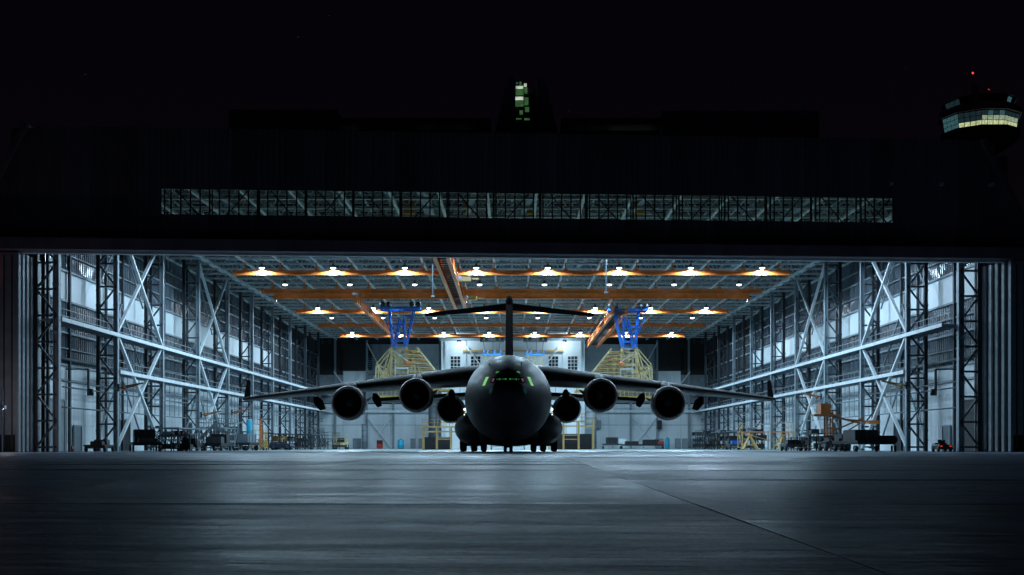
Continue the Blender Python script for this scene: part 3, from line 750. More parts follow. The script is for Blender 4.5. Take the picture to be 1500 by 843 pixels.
# hoists under the twin girder (yellow boxes)
for i, (x, y, nm) in enumerate(((-5.7, 140, 'nearer'), (-5.6, 158, 'farther'))):
    t_ = thing('hoist_trolley', f'{nm} pale yellow hoist box beside the twin orange girder', 'hoist', (x, y, 19.9), 0, 'hoists on the twin girder')
    q = MB(); q.box(-.6, .9, -.5, .5, -.2, .3); q.build('motor_box', OCHRE, t_)
    q = MB(); q.tube((-.4, -.7, .1), (-.4, .7, .1), .28, 10); q.build('drum', STEELL, t_)
    q = MB(); q.bar((1, 0, .1), (1.8, 0, .1), .2); q.build('arm', OCHRE, t_)

# ================================================================== HANGING DOCK PLATFORMS
def hang_dock(label, X, Y, mir):
    t_ = thing('hanging_dock', label, 'work platform', (X, Y, 20.1), 0, 'hanging gold work platforms with blue top frames')
    t_.scale = (mir, 1, 1)
    # blue crab on top with black drive units
    q = MB(); q.box(-2.9, 2.9, -1.6, -1.35, .0, .28); q.box(-2.9, 2.9, 1.35, 1.6, .0, .28)
    for x in (-2.8, 0, 2.8): q.box(x-.12, x+.12, -1.349, 1.349, .02, .25)
    q.build('trolley_frame', BLUE, t_)
    for x in (-2.5, -1.6, 1.7, 2.6):
        q = MB(); q.tube((x, -1.9, .66), (x, -1.1, .66), .36, 12); q.box(x-.3, x+.3, -1.08, 1.1, .32, .75); q.build('drive_unit', BLACKM, t_)
    for i, (a, b) in enumerate((((-1.6, 0), (-1.2, -5.2)), ((-.1, -1.2), (-.9, -5.4)), ((1.9, -.0), (.75, -5.2)), ((.5, -.9), (.55, -5.4)), ((-2.4, -1.0), (-1.2, -3.8)), ((1.9, -1.2), (.5, -.9)), ((.5, -1.4), (-.9, -4.2)), ((-1.5, -2), (-.2, -4.5)))):
        for yy in ((-1.2, 1.2) if i < 4 else (-1.2,)):
            q = MB(); q.bar((a[0], yy, a[1]), (b[0], yy*.8, b[1]), .20 if i < 4 else .13); q.build('strut', BLUE, t_)
    q = MB()
    for z in (-2.2, -3.3, -4.4, -5.3):
        q.bar((-1.3, -1.05, z), (.7, -1.05, z), .16); q.bar((-1.3, 1.05, z), (.7, 1.05, z), .16); q.bar((-1.3, -1.05, z), (-1.3, 1.05, z), .16)
    q.build('cross_frame', BLUE, t_)
    # gold mast
    q = MB()
    for x in (-1.3, .8):
        for yy in (-1, 1): q.bar((x, yy, -5.3), (x*1.15, yy, -11.4), .16)
    z = -5.4; i = 0
    while z > -11.2:
        for yy in (-1, 1):
            q.bar((-1.35, yy, z), (.85, yy, z), .09); q.bar((-1.35 if i % 2 else .85, yy, z), (.85 if i % 2 else -1.35, yy, z-1.1), .08)
        z -= 1.1; i += 1
    q.build('mast', YELLOW, t_)
    # left outrigger frame
    q = MB()
    pts = [(-1.3, -5.4), (-3.4, -7.9), (-3.5, -11.6), (-2.2, -8.4), (-1.5, -11.4), (-2.6, -11.6)]
    for yy in (-1.4, 1.8):
        for a, b in ((0, 1), (1, 2), (0, 3), (3, 4), (1, 3), (3, 5), (1, 4), (2, 4), (3, 2)):
            q.bar((pts[a][0], yy, pts[a][1]), (pts[b][0], yy, pts[b][1]), .14)
    for p in pts: q.bar((p[0], -1.4, p[1]), (p[0], 1.8, p[1]), .1)
    q.build('outrigger', YELLOW, t_)
    # stacked decks to the right, each wider than the last, with rails
    for i in range(8):
        z = -5.9-i*.62; x1 = 2.6+i*.52
        q = MB(); q.box(.9, x1, -1.5-.05*i, 2.6, z-.07, z+.05)
        for x in (x1-.06, (x1+.9)/2): q.bar((x, -1.5-.05*i, z), (x, -1.5-.05*i, z-.5), .06)
        d = q.build('deck', YELLOW if i % 2 else OCHRE, t_)
    q = MB(); q.bar((2.4, -1.6, -5.5), (6.5, -2.0, -10.6), .2); q.bar((2.4, 2.5, -5.5), (6.5, 2.5, -10.6), .16)
    for k_ in range(5): q.bar((1.1+k_*.9, -1.55, -6.2-k_*.9), (1.3+k_*1.0, -1.55, -11.3), .10)
    q.build('stringer', YELLOW, t_)
    # dense fine members filling the frames, as on the real dock
    rq = random.Random(int(abs(X)*10)); q = MB()
    for i in range(46):
        z = rq.uniform(-11.3, -5.8); xm = 1.0+(-z-5.4)*.95
        a = rq.uniform(-3.3, .5) if z < -8 else rq.uniform(-1.6, .5); yy = rq.choice((-1.9, -1.2, 0, 1.4))
        q.bar((a, yy, z), (min(xm, a+rq.uniform(1.5, 4.5)), yy+rq.uniform(-.3, .3), z+rq.uniform(-.1, .1)), .07)
    for i in range(34):
        a = rq.uniform(-3.2, 5.0); zt_ = -5.8 if a < 1.6 else -5.2-a*.95
        if a < -1.4: zt_ = -8.0
        zt_ = max(zt_, -11.0); yy = rq.choice((-1.9, -1.0, .6, 1.6))
        q.bar((a, yy, zt_), (a+rq.uniform(-.9, .9), yy, max(-11.5, zt_-rq.uniform(1.5, 4))), .07)
    q.build('fine_lattice', YELLOW, t_, stuff=True)
    # lower long dock with rails
    q = MB(); q.box(-3.7, 7.6, -2, 3, -11.7, -11.45); q.box(-3.7, 8.2, -2.1, 3, -12.9, -12.4)
    q.build('lower_deck', YEL2, t_)
    q = MB()
    for i in range(20):
        x = -3.6+i*.6; q.bar((x, -2.05, -11.6), (x, -2.05, -10.5), .06); q.bar((x, -2.05, -12.5), (x, -2.05, -11.7), .08)
    q.bar((-3.7, -2.05, -10.5), (7.6, -2.05, -10.5), .08); q.bar((-3.7, -2.05, -11.0), (7.6, -2.05, -11.0), .07)
    q.build('handrail', YELLOW, t_)
    # grey cabin steps and orange winch
    q = MB(); q.box(-.5, 2.4, -2.3, -1.6, -9.9, -9.7); q.box(-.6, 1.2, -2.2, -1.6, -8.6, -8.4); q.bar((-.6, -2.2, -9.8), (-.6, -2.2, -7.2), .09); q.bar((1.2, -2.2, -9.8), (1.2, -2.2, -8.5), .09); q.box(.5, 2.2, -2.25, -1.7, -10.9, -9.9)
    q.build('service_step', STEELL, t_)
    q = MB(); q.loft([ring(1.35, -2.4, -7.8, .3, .22, 10), ring(1.0, -1.7, -7.7, .45, .32, 10)]); q.build('winch', RED if False else ORANGE, t_)
    q = MB(); q.bar((-.9, -2.3, -6), (1.2, -2.3, -7.5), .14); q.build('ramp', STEELL, t_)
    return t_
hang_dock('gold lattice work platform hanging on a blue frame left of the aircraft', -16.0, 173, 1)
hang_dock('gold lattice work platform hanging on a blue frame right of the aircraft', 16.8, 175, -1)
def rear_dock(label, X, Y, mir):
    t_ = thing('rear_dock', label, 'work platform', (X, Y, 19.9), 0, 'small hanging platforms before the office'); t_.scale = (mir, 1, 1)
    q = MB(); q.box(-2.2, 2.2, -.8, .8, -.1, .15)
    for x in (-1.9, -1, 1, 1.9): q.tube((x, -.9, .3), (x, .9, .3), .32, 10)
    q.build('trolley_frame', BLACKM, t_)
    for x in (-1.6, .2, 1.5):
        q = MB(); q.bar((x, 0, -.1), (x*.8, 0, -2.2), .1); q.build('strut', STEELD, t_)
    q = MB(); q.box(-1.7, 1.7, -.5, .5, -2.6, -2.35)
    for x in (-1.6, -.9, .4, 1.5): q.bar((x, -.5, -2.4), (x+.2, -.5, -1.6), .16)
    q.build('blue_cradle', mat('bright_blue_paint', (.02, .25, .75), .4), t_)
    q = MB()
    for x in (-1.2, 0, 1.2):
        for yy in (-.5, .5): q.bar((x, yy, -2.6), (x, yy, -6.4), .14)
    for z in (-3.4, -4.4, -5.4, -6.4): q.bar((-1.3, -.5, z), (1.3, -.5, z), .12)
    q.build('mast', YEL2, t_)
    q = MB(); q.box(-.3, 2.4, -.9, .6, -5.6, -5.3); q.build('deck', BLACKM, t_)
rear_dock('small dark and blue hanging platform left of the aircraft fin', -3.7, 222, 1)
rear_dock('small dark and blue hanging platform right of the aircraft fin', 4.3, 222, 1)

# ================================================================== AIRCRAFT
ac = thing('transport_aircraft', 'dark grey high wing transport jet facing the camera, nose out of the hangar', 'aircraft', (-0.3, 86, 0))
SEC = [(0, .06, .06, 4.42), (.12, .42, .38, 4.40), (.35, .78, .70, 4.36), (.8, 1.22, 1.10, 4.30), (1.5, 1.72, 1.60, 4.24), (2.4, 2.2, 2.12, 4.20), (3.6, 2.68, 2.66, 4.18), (5.2, 3.1, 3.1, 4.17), (7, 3.34, 3.35, 4.17), (9, 3.43, 3.41, 4.17), (14, 3.43, 3.41, 4.17), (20, 3.43, 3.41, 4.17), (30, 3.43, 3.41, 4.17), (34, 3.2, 3.1, 4.5), (39, 2.6, 2.5, 5.1), (45, 1.7, 1.7, 6.0), (51, .7, .8, 6.9), (53, .2, .3, 7.2)]
def sec(s):
    for a, b in zip(SEC, SEC[1:]):
        if a[0] <= s <= b[0]:
            t = (s-a[0])/(b[0]-a[0]); return [a[i]+(b[i]-a[i])*t for i in (1, 2, 3)]
def skin(x, z):   # distance aft of the nose where the skin passes through (x, z)
    lo, hi = 0, 9
    for _ in range(30):
        m_ = (lo+hi)/2; rx, rz, zc_ = sec(m_)
        if (x/rx)**2+((z-zc_)/rz)**2 > 1: lo = m_
        else: hi = m_
    return hi
q = MB(); q.loft([ring(0, s, z, rx, rz, 48) for s, rx, rz, z in SEC if s >= .8]); fus = q.build('fuselage', FUSE, ac)
q = MB(); q.loft([ring(0, s-.02 if s > .3 else s, z, rx*1.004, rz*1.004, 48) for s, rx, rz, z in SEC if s <= .8]); q.build('radome', PLANEB, ac)
def patch(name, pts, m, par=fus, off=.03, n=4):
    q = MB(); a, b, c, d = [Vector(p) for p in pts]; vs = []
    for j in range(n+1):
        for i in range(n+1):
            u, v = i/n, j/n
            p = (a*(1-u)+b*u)*(1-v)+(d*(1-u)+c*u)*v
            vs.append((p.x, skin(p.x, p.y)-off, p.y))
    q.add(vs, [(j*(n+1)+i, j*(n+1)+i+1, (j+1)*(n+1)+i+1, (j+1)*(n+1)+i) for j in range(n) for i in range(n)], True)
    vb = [(x, y+.05, z) for x, y, z in vs]
    q.add(vb, [(j*(n+1)+i, (j+1)*(n+1)+i, (j+1)*(n+1)+i+1, j*(n+1)+i+1) for j in range(n) for i in range(n)], True)
    return q.build(name, m, par)
def wp(px, py, D=88.5): return ((px-745)/1760*D, CH+(654.5-py)/1760*D)
GE = emit('green_window_glow', (.30, 1.0, .22), .55); GD = emit('dim_green_glow', (.05, .35, .10), .12); TE = emit('teal_window', (.02, .22, .2), .10)
GM = emit('mid_green_glow', (.1, .7, .15), .3); RP = emit('pink_glow', (.6, .25, .35), .22)
def mirror(pts): return [(-x, z) for x, z in pts][::-1]
for s in (0, 1):
    f = (lambda P: P) if not s else mirror
    patch('side_window', f([wp(707.5, 566), wp(711.5, 566), wp(717.2, 553), wp(712.8, 553)]), GE)
    patch('windshield', f([wp(719, 562), wp(743.5, 559.5), wp(743.5, 554.5), wp(722, 554)]), GLASSO)
    patch('lower_window', f([wp(717.5, 577.5), wp(721, 578.5), wp(724, 570), wp(719, 571.5)]), TE)
    patch('windshield_glow', f([wp(721, 560.5), wp(724, 561), wp(726, 556), wp(722.5, 556)]), RP, off=.05)
    patch('eyebrow_window', f([wp(726.5, 547.5), wp(728.5, 548), wp(733, 545.6), wp(729, 544.4)]), GM)
    for x0, x1, mt in ((728.5, 730.5, GD), (732, 735, GM), (736.5, 739.5, GD), (740.5, 743, GM)):
        patch('instrument_glow', f([wp(x0, 558.8), wp(x1, 558.8), wp(x1, 556.5), wp(x0, 556.5)]), mt, off=.05, n=1)
    patch('orange_mark', f([wp(685.6, 578, 92), wp(687, 578, 92), wp(689.5, 569, 92), wp(688, 569, 92)]), mat('orange_marking', (.5, .13, .02), .5))
    patch('intake_port', f([wp(688, 611, 92), wp(690.5, 611, 92), wp(690.5, 608, 92), wp(688, 608, 92)]), BLACKM)
for x0, x1 in ((720.5, 722), (733, 734.2), (744.4, 745.6), (755.8, 757), (768, 769.5)):
    patch('window_frame', [wp(x0, 562), wp(x1, 562), wp(x1+(.6 if x0 < 745 else -.6), 553.6), wp(x0+(.6 if x0 < 745 else -.6), 553.6)], FUSE, off=.07, n=2)
q = MB(); rx, rz, z_ = sec(3.0); q.loft([ring(0, 2.98, z_, rx*1.004, rz*1.004, 48), ring(0, 3.03, z_, rx*1.006, rz*1.006, 48)], cap=False); q.build('panel_seam', PLANEB, fus)
for ss in (6.0, 10.0):
    q = MB(); rx, rz, z_ = sec(ss); q.loft([ring(0, ss-.02, z_, rx*1.002, rz*1.002, 48), ring(0, ss+.03, z_, rx*1.003, rz*1.003, 48)], cap=False); q.build('panel_seam', PLANEB, fus)
# dark trim round the flight deck and a brow
patch('brow_panel', [wp(727, 552.5), wp(763, 552.5), wp(759, 549), wp(731, 549)], PLANEB, off=.015)
q = MB(); q.loft([ring(0, s_, z_, rx, rz, 20) for s_, rx, rz, z_ in ((11, .1, .05, 7.5), (12.5, .9, .28, 7.55), (18, 1.6, .45, 7.55), (30, 1.4, .4, 7.5), (36, .4, .1, 7.1))]); q.build('dorsal_fairing', PLANE, ac)
# hatches
for x, z in ((0, 7.45),):
    pass
q = MB(); q.bar((1.0, 3.3, 6.4), (1.0, 3.1, 6.75), .05); q.bar((-1.4, 3.9, 6.35), (-1.4, 3.7, 6.7), .05); q.build('pitot_probe', STEELD, ac)
# nav/taxi lights on the flanks
for s in (-1, 1):
    for (px_, py_, r) in ((745+s*64.3, 600, .085), (745+s*64.5, 607.8, .04)):
        x = (px_-745)/1760*96; z = CH+(654.5-py_)/1760*96
        q = MB(); q.loft([ring(x, 10.1, z, .02, .02, 8), ring(x, 10.15, z, r, r, 8), ring(x, 10.35, z, r, r, 8)]); q.build('side_light', emit('warm_side_light', (1, .9, .45), 3.5), ac)
# wing
def wing_sec(x, le, chord, zc_, th, s):
    pts = []
    prof = [(0, 0), (.03, .42), (.12, .78), (.3, 1), (.55, .85), (.8, .42), (1, .06), (1, -.06), (.8, -.2), (.55, -.38), (.3, -.55), (.12, -.5), (.03, -.3)]
    for u, v in prof: pts.append((s*x, le+u*chord, zc_+v*th/1.5-u*chord*.03))
    return pts if s > 0 else pts[::-1]
WS = [(0, 13.6, 12.0, 6.45, 1.75), (3.4, 15.2, 11.3, 6.45, 1.7), (7.7, 17.7, 9.3, 6.22, 1.25), (13.8, 21.3, 6.8, 5.85, .92), (20, 25.2, 4.7, 5.42, .6), (25.4, 28.6, 3.0, 4.98, .34)]
for s in (-1, 1):
    q = MB(); q.loft([wing_sec(*a, s) for a in WS]); wg = q.build('wing', PLANE, ac)
    q = MB(); q.loft([[(s*25.4, 29, 4.9), (s*25.42, 31.6, 4.9), (s*25.3, 31.6, 5.1), (s*25.3, 29, 5.1)], [(s*25.55, 31.2, 6.9), (s*25.57, 32.6, 6.9), (s*25.5, 32.6, 6.95), (s*25.5, 31.2, 6.95)]], smooth=False); q.build('winglet', TAILM, wg)
    q = MB(); q.loft([[(s*3.6, y, z) for y, z in ((26.5, 5.55), (29, 5.0), (29, 4.9), (26.5, 5.2))], [(s*12.6, y, z) for y, z in ((27.6, 5.05), (29.6, 4.7), (29.6, 4.6), (27.6, 4.72))]], smooth=False); q.build('flap', PLANE, wg)
    for x in (5.2, 12.3, 18.0):
        y0 = 24.3 if x < 10 else (25.6 if x < 15 else 27.5); zt = 6.0-.042*x
        q = MB(); q.loft([ring(s*x, y0-2, zt-.25, .1, .1, 12), ring(s*x, y0-.8, zt-.55, .3, .45, 12), ring(s*x, y0+1.5, zt-.8, .3, .55, 12), ring(s*x, y0+4.2, zt-1.05, .05, .1, 12)]); q.build('flap_fairing', TAILM, wg)
# engines
def nacelle(x, y, z, r, ln, pylon_top, s, small=False):
    e = MB(); k = r
    prof = [(0, .86), (.04, .94), (.14, .985), (.5, 1.03), (1.2, 1.03), (2.0, .97), (ln*.62, .86), (ln*.63, .84)]
    prof = [(a, b) for a, b in prof if a <= ln*.63]
    n_ = MB(); n_.loft([ring(x, y+a, z, k*b, k*b, 36) for a, b in prof if a >= .14], cap=False)
    o = n_.build('engine_nacelle', FUSE, ac)
    lip = MB(); lip.loft([ring(x, y+a, z, k*b, k*b, 36) for a, b in ((.14, .986), (.04, .95), (0, .90), (.03, .845), (.2, .81), (.35, .80))], cap=False); lip.build('inlet_lip', INLET, o)
    du = MB(); du.loft([ring(x, y+a, z, k*b, k*b, 36) for a, b in ((.35, .80), (1.1, .80), (1.4, .79))], cap=False); du.build('inlet_duct', FAN, o)
    fn = MB()
    for i in range(24):
        t = 2*PI*i/24; c, s_ = math.cos(t), math.sin(t); c2, s2 = math.cos(t+.2), math.sin(t+.2)
        fn.add([(x+k*.22*c, y+1.28, z+k*.22*s_), (x+k*.79*c, y+1.2, z+k*.79*s_), (x+k*.79*c2, y+1.38, z+k*.79*s2), (x+k*.22*c2, y+1.36, z+k*.22*s2)], [(0, 1, 2, 3)])
    fn.add(ring(x, y+1.45, z, k*.8, k*.8, 36), [tuple(range(36))]); fn.build('fan', FAN, o)
    sp_ = MB(); sp_.loft([ring(x, y+a, z, b*k, b*k, 16) for a, b in ((.78, .01), (.86, .06), (1.0, .12), (1.28, .22))]); sp_.build('spinner', mat('dull_metal_spinner', (.4, .36, .34), .4, .5), o)
    co = MB(); co.loft([ring(x, y+a, z, k*b, k*b, 28) for a, b in ((ln*.6, .62), (ln*.85, .5), (ln, .34))]); co.build('exhaust_core', INLET, o)
    bk = MB(); bk.loft([ring(x, y+ln*.6, z, k*.85, k*.85, 28), ring(x, y+ln*.61, z, k*.6, k*.6, 28)]); bk.build('bypass_ring', BLACKM, o)
    py = MB(); w_ = .22
    py.loft([[(x-w_, y+.9, z+r*.98), (x+w_, y+.9, z+r*.98), (x+w_, y+ln+1.5, z+r*.5), (x-w_, y+ln+1.5, z+r*.5)],
             [(x-w_*.9, y+3.2, pylon_top), (x+w_*.9, y+3.2, pylon_top), (x+w_*.9, y+ln+2.5, pylon_top-.1), (x-w_*.9, y+ln+2.5, pylon_top-.1)]], smooth=False)
    py.loft([ring(x, y+.5, z+r*.99, .08, .06, 12), ring(x, y+1.3, z+r*1.06, .42, .3, 12), ring(x, y+3.4, z+r*1.12, .34, .35, 12), ring(x, y+5.2, z+r*.98, .1, .1, 12)])
    py.build('pylon', PLANE, o)
    st = MB(); st.loft([[(x+s*r*.97, y+1.2, z+.35), (x+s*r*.97, y+2.3, z+.3), (x+s*r*.99, y+2.3, z+.15)], [(x+s*r*1.22, y+1.75, z+.55), (x+s*r*1.22, y+2.3, z+.5), (x+s*r*1.22, y+2.3, z+.46)]], smooth=False); st.build('strake', PLANE, o)
for s in (-1, 1):
    nacelle(s*7.72, 14.0, 4.74, 1.40, 5.6, 6.0, -s)
    nacelle(s*13.85, 17.5, 4.22, 1.46, 5.6, 5.6, -s)
    nacelle(s*5.35, 24.0, 3.92, 1.28, 5.0, 5.5, -s)
# tail
q = MB()
def fin_sec(z, le, ch, th): return [(0, le, z), (th, le+ch*.18, z), (th*1.1, le+ch*.4, z), (.03, le+ch, z), (-.03, le+ch, z), (-th*1.1, le+ch*.4, z), (-th, le+ch*.18, z)]
q.loft([fin_sec(6.6, 38.5, 9.5, .42), fin_sec(12, 42.8, 7.6, .38), fin_sec(16.5, 46, 6.2, .34)]); q.build('tail_fin', TAILM, ac)
q = MB(); q.loft([ring(0, a, 16.55, b, c, 16) for a, b, c in ((44.6, .05, .05), (45.4, .32, .42), (48, .42, .55), (52, .3, .4), (53.4, .05, .05))]); q.build('tail_bullet', TAILM, ac)
for s in (-1, 1):
    q = MB(); q.loft([wing_sec(x, le, ch, z, th, s) for x, le, ch, z, th in ((0, 47, 5.4, 16.3, .3), (4, 49.2, 4.2, 16.1, .22), (9.8, 52.4, 2.4, 15.78, .11))]); q.build('tailplane', TAILM, ac)
q = MB(); q.loft([ring(0, a, z, rx, rz, 32, .72) for a, z, rx, rz in ((11, 1.6, .6, .3), (12.5, 1.85, 2.3, 1.1), (15, 1.85, 2.9, 1.34), (20, 1.85, 3.2, 1.38), (27, 1.85, 3.1, 1.32), (33, 2.4, 1.6, .7))]); q.build('belly_fairing', PLANE, ac)
# gear sponsons and gear
for s in (-1, 1):
    q = MB(); q.loft([ring(s*x, a, z, rx, rz, 28) for a, x, z, rx, rz in ((12.8, 2.4, 2.3, .1, .1), (13.8, 2.6, 2.15, .9, .9), (15.4, 2.8, 2.08, 1.45, 1.35), (18, 2.9, 2.02, 1.78, 1.5), (24, 2.92, 2.02, 1.82, 1.52), (29, 2.8, 2.3, 1.3, 1.1), (33, 2.5, 2.7, .2, .2))]); q.build('gear_fairing', FUSE, ac)
    for row in range(2):
        for x in (2.25, 3.12, 4.1):
            yy = 21.5+row*3.2
            q = MB(); q.loft([[(s*x+dx, yy+r*math.cos(t), .6+r*math.sin(t)) for t in [2*PI*i/24 for i in range(24)]] for dx, r in ((-.24, .46), (-.2, .57), (-.08, .6), (.08, .6), (.2, .57), (.24, .46))])
            wh = q.build('main_wheel', RUBBER, ac)
            q = MB(); q.tube((s*x-.26, yy, .6), (s*x+.26, yy, .6), .26, 14); q.build('rim', STEELD, wh)
    q = MB()
    for row in range(2): q.tube((s*2.2, 21.5+row*3.2, .6), (s*4.1, 21.5+row*3.2, .6), .12, 8); q.tube((s*2.7, 21.5+row*3.2, .6), (s*2.8, 21.5+row*3.2, 1.6), .2, 10)
    q.build('gear_leg', BLACKM, ac)
for x in (-.02, .42):
    q = MB(); q.loft([[(x+dx, 7.2+r*math.cos(t), .42+r*math.sin(t)) for t in [2*PI*i/20 for i in range(20)]] for dx, r in ((-.13, .32), (-.1, .40), (.1, .40), (.13, .32))]); wh = q.build('nose_wheel', RUBBER, ac); wh.location.x = -.2
    q = MB(); q.tube((x-.14, 7.2, .42), (x+.14, 7.2, .42), .18, 12); q.build('rim', STEELD, wh)
q = MB(); q.tube((0, 7.2, .42), (0, 7.3, 1.3), .1, 10); q.tube((-.3, 7.2, .42), (.35, 7.2, .42), .06, 8); q.build('nose_gear_leg', BLACKM, ac)

# ================================================================== GROUND EQUIPMENT
def wheel(mb_parent, x, y, r, m=RUBBER, wd=.18, along='x'):
    q = MB()
    a, b = ((x-wd/2, y, r), (x+wd/2, y, r)) if along == 'x' else ((x, y-wd/2, r), (x, y+wd/2, r))
    q.tube(a, b, r, 14); w_ = q.build('wheel', m, mb_parent)
    h = MB(); a, b = ((x-wd/2-.01, y, r), (x+wd/2+.01, y, r)) if along == 'x' else ((x, y-wd/2-.01, r), (x, y+wd/2+.01, r))
    h.tube(a, b, r*.45, 8); h.build('hub', STEELD, w_)
def platform(label, loc, L_, W_, Hh, m, m2=None, stairs=None, rail=True, rotz=0, group='wheeled work platforms', levels=1, tops=()):
    t_ = thing('work_platform', label, 'work platform', loc, rotz, group); m2 = m2 or m
    for lv in range(levels):
        z = Hh*(lv+1)/levels
        q = MB(); q.box(-W_/2, W_/2, -L_/2, L_/2, z-.1, z)
        q.build('deck', m2, t_)
    for sx in (-1, 1):
        for sy in (-1, 1):
            q = MB(); q.box(sx*W_/2-.05-.05*sx, sx*W_/2+.05-.05*sx, sy*L_/2-.05-.05*sy, sy*L_/2+.05-.05*sy, .3, Hh-.1); q.build('leg', m, t_)
            wheel(t_, sx*(W_/2-.06), sy*(L_/2-.2), .15, wd=.1)
    q = MB(); n_ = max(1, round(L_/2.4))
    for i in range(n_):
        a, b = -L_/2+i*L_/n_+.05, -L_/2+(i+1)*L_/n_-.05
        for sx in (-1, 1):
            x = sx*(W_/2-.05); q.bar((x, a, .35), (x, b, Hh-.15), .06); q.bar((x, b, .35), (x, a, Hh-.15), .06)
            q.bar((x, a, .3), (x, a, Hh-.1), .08)
            q.bar((x, a, .35), (x, b, .35), .07)
    q.bar((-W_/2, -L_/2+.05, .4), (W_/2, -L_/2+.05, Hh-.2), .06); q.bar((W_/2, -L_/2+.05, .4), (-W_/2, -L_/2+.05, Hh-.2), .06)
    q.build('brace', m, t_)
    if rail:
        q = MB()
        for sx in (-1, 1):
            x = sx*(W_/2-.04)
            for z in (.5, 1.0): q.bar((x, -L_/2, Hh+z), (x, L_/2, Hh+z), .045)
            for i in range(n_*2+1): y = -L_/2+L_*i/(n_*2); q.bar((x, y, Hh), (x, y, Hh+1), .045)
        for z in (.5, 1.0): q.bar((-W_/2, -L_/2+.02, Hh+z), (W_/2, -L_/2+.02, Hh+z), .045)
        q.build('handrail', m, t_)
    if stairs:
        sx = stairs; q = MB(); run = Hh*.95
        for yy in (-L_/2+.15, -L_/2+1.0):
            q.bar((sx*(W_/2+run), yy, .15), (sx*W_/2, yy, Hh), .08, .2)
            q.bar((sx*(W_/2+run), yy, 1.1), (sx*W_/2, yy, Hh+1), .045)
            q.bar((sx*(W_/2+run), yy, .15), (sx*(W_/2+run), yy, 1.1), .045)
        st = q.build('stair', m, t_); n_ = int(Hh/.25)
        for i in range(n_):
            f = (i+.5)/n_; s_ = MB(); s_.box(sx*(W_/2+run*(1-f))-.12, sx*(W_/2+run*(1-f))+.12, -L_/2+.2, -L_/2+.95, Hh*f-.02, Hh*f+.02); s_.build('step', m, st)
    return t_
def cart(label, loc, L_, W_, Hh, m, load=(), rotz=0, name='equipment_cart', cat='cart', group='low equipment carts'):
    t_ = thing(name, label, cat, loc, rotz, group)
    q = MB(); q.box(-W_/2, W_/2, -L_/2, L_/2, Hh-.14, Hh); q.box(-W_/2+.1, W_/2-.1, -L_/2+.1, L_/2-.1, Hh-.3, Hh-.142); q.build('bed', m, t_)
    for sx in (-1, 1):
        for sy in (-1, 1): wheel(t_, sx*(W_/2-.12), sy*(L_/2-.5), .28)
    q = MB(); q.bar((0, -L_/2, Hh-.25), (0, -L_/2-1.1, .3), .07); q.bar((-.2, -L_/2-1.1, .3), (.2, -L_/2-1.1, .3), .06); q.build('tow_bar', m, t_)
    for i, (x, y, sx, sy, sz, mt, nm) in enumerate(load):
        q = MB(); q.cbox(x, y, Hh+sz/2, sx, sy, sz); q.cbox(x, y, Hh+sz+.03, sx*.94, sy*.94, .06)
        o = q.build(nm, mt, t_)
        r = MB()
        for k_ in range(3): r.cbox(x-sx*.35+k_*sx*.35, y-sy/2-.02, Hh+sz/2, .05, .04, sz*.9)
        r.build('rib', STEELD, o)
    return t_
def rack(label, loc, L_, W_, Hh, m=STEELD, rotz=0, shelves=3, seed=1, group='storage racks along the walls'):
    rr = random.Random(seed); t_ = thing('storage_rack', label, 'rack', loc, rotz, group)
    n_ = max(1, round(L_/2.5))
    q = MB()
    for i in range(n_+1):
        for sx in (-1, 1): y = -L_/2+L_*i/n_; q.bar((sx*W_/2, y, 0), (sx*W_/2, y, Hh), .09)
    q.build('upright', m, t_)
    for k_ in range(shelves):
        z = .25+k_*(Hh-.35)/max(1, shelves-1) if shelves > 1 else Hh
        q = MB(); q.box(-W_/2, W_/2, -L_/2, L_/2, z-.05, z+.03); sh_ = q.build('shelf', m, t_)
        if k_ == shelves-1 and rr.random() < .3: continue
        y = -L_/2+.2
        while y < L_/2-.6:
            l_ = rr.uniform(.4, 1.4); h_ = rr.uniform(.15, min(.7, (Hh-.35)/max(1, shelves-1)*.8))
            if rr.random() < .75:
                q = MB(); q.box(-W_/2*rr.uniform(.5, .95), W_/2*rr.uniform(.5, .95), y, min(y+l_, L_/2-.05), z+.031, z+.03+h_)
                q.build('stored_box', rr.choice([BLACKM, BLACKM, GREYB, STEEL, STEELD, OCHRE if rr.random() < .3 else BLACKM]), sh_)
            y += l_+rr.uniform(.1, .6)
    return t_
# ---- left side
t_ = cart('low black flatbed cart with crates beside the first left columns', (-34.2, 112, 0), 6.5, 2.6, .85, BLACKM, [(0, 1.9, 1.9, 2.0, 1.15, BLACKM, 'crate'), (-.2, -.6, 1.6, 1.2, .5, BLACKM, 'crate'), (.1, -2.3, 1.7, 1.1, .3, STEELD, 'crate')], rotz=.35)
cart('second black trolley with low frame further from the left door', (-36.2, 105.5, 0), 4, 1.8, .6, BLACKM, [(0, .8, 1.1, 1.2, .4, STEELD, 'crate'), (0, -.8, 1, 1, .25, BLACKM, 'crate')], rotz=.1)
platform('long grey topped dark steel platform at the left wall', (-34.3, 124.5, 0), 11, 2.6, 2.35, STEELD, STEEL, rail=False, levels=2)
rack('dark rack of boxes under the left grey platform', (-34.4, 124, 0), 9, 1.5, 1.6, BLACKM, seed=3, shelves=2)
platform('dark steel platform behind the grey topped one on the left', (-33.6, 137, 0), 9, 2.6, 2.6, STEELD, STEEL, rail=True)
platform('grey access stair platform with handrails at the left middle', (-31.2, 131.5, 0), 2.0, 2.2, 3.0, STEEL, STEEL, stairs=-1)
cart('grey wheeled cage of tools below the left stair', (-29.6, 133.5, 0), 2.4, 2.6, .9, STEELD, [(0, 0, 2.0, 1.6, .9, GREYB, 'tool_cage')], rotz=1.3)
platform('small ochre trestle platform before the blue tank', (-29.3, 139.5, 0), 2, 1.4, 1.3, YEL2, OCHRE, rail=True)
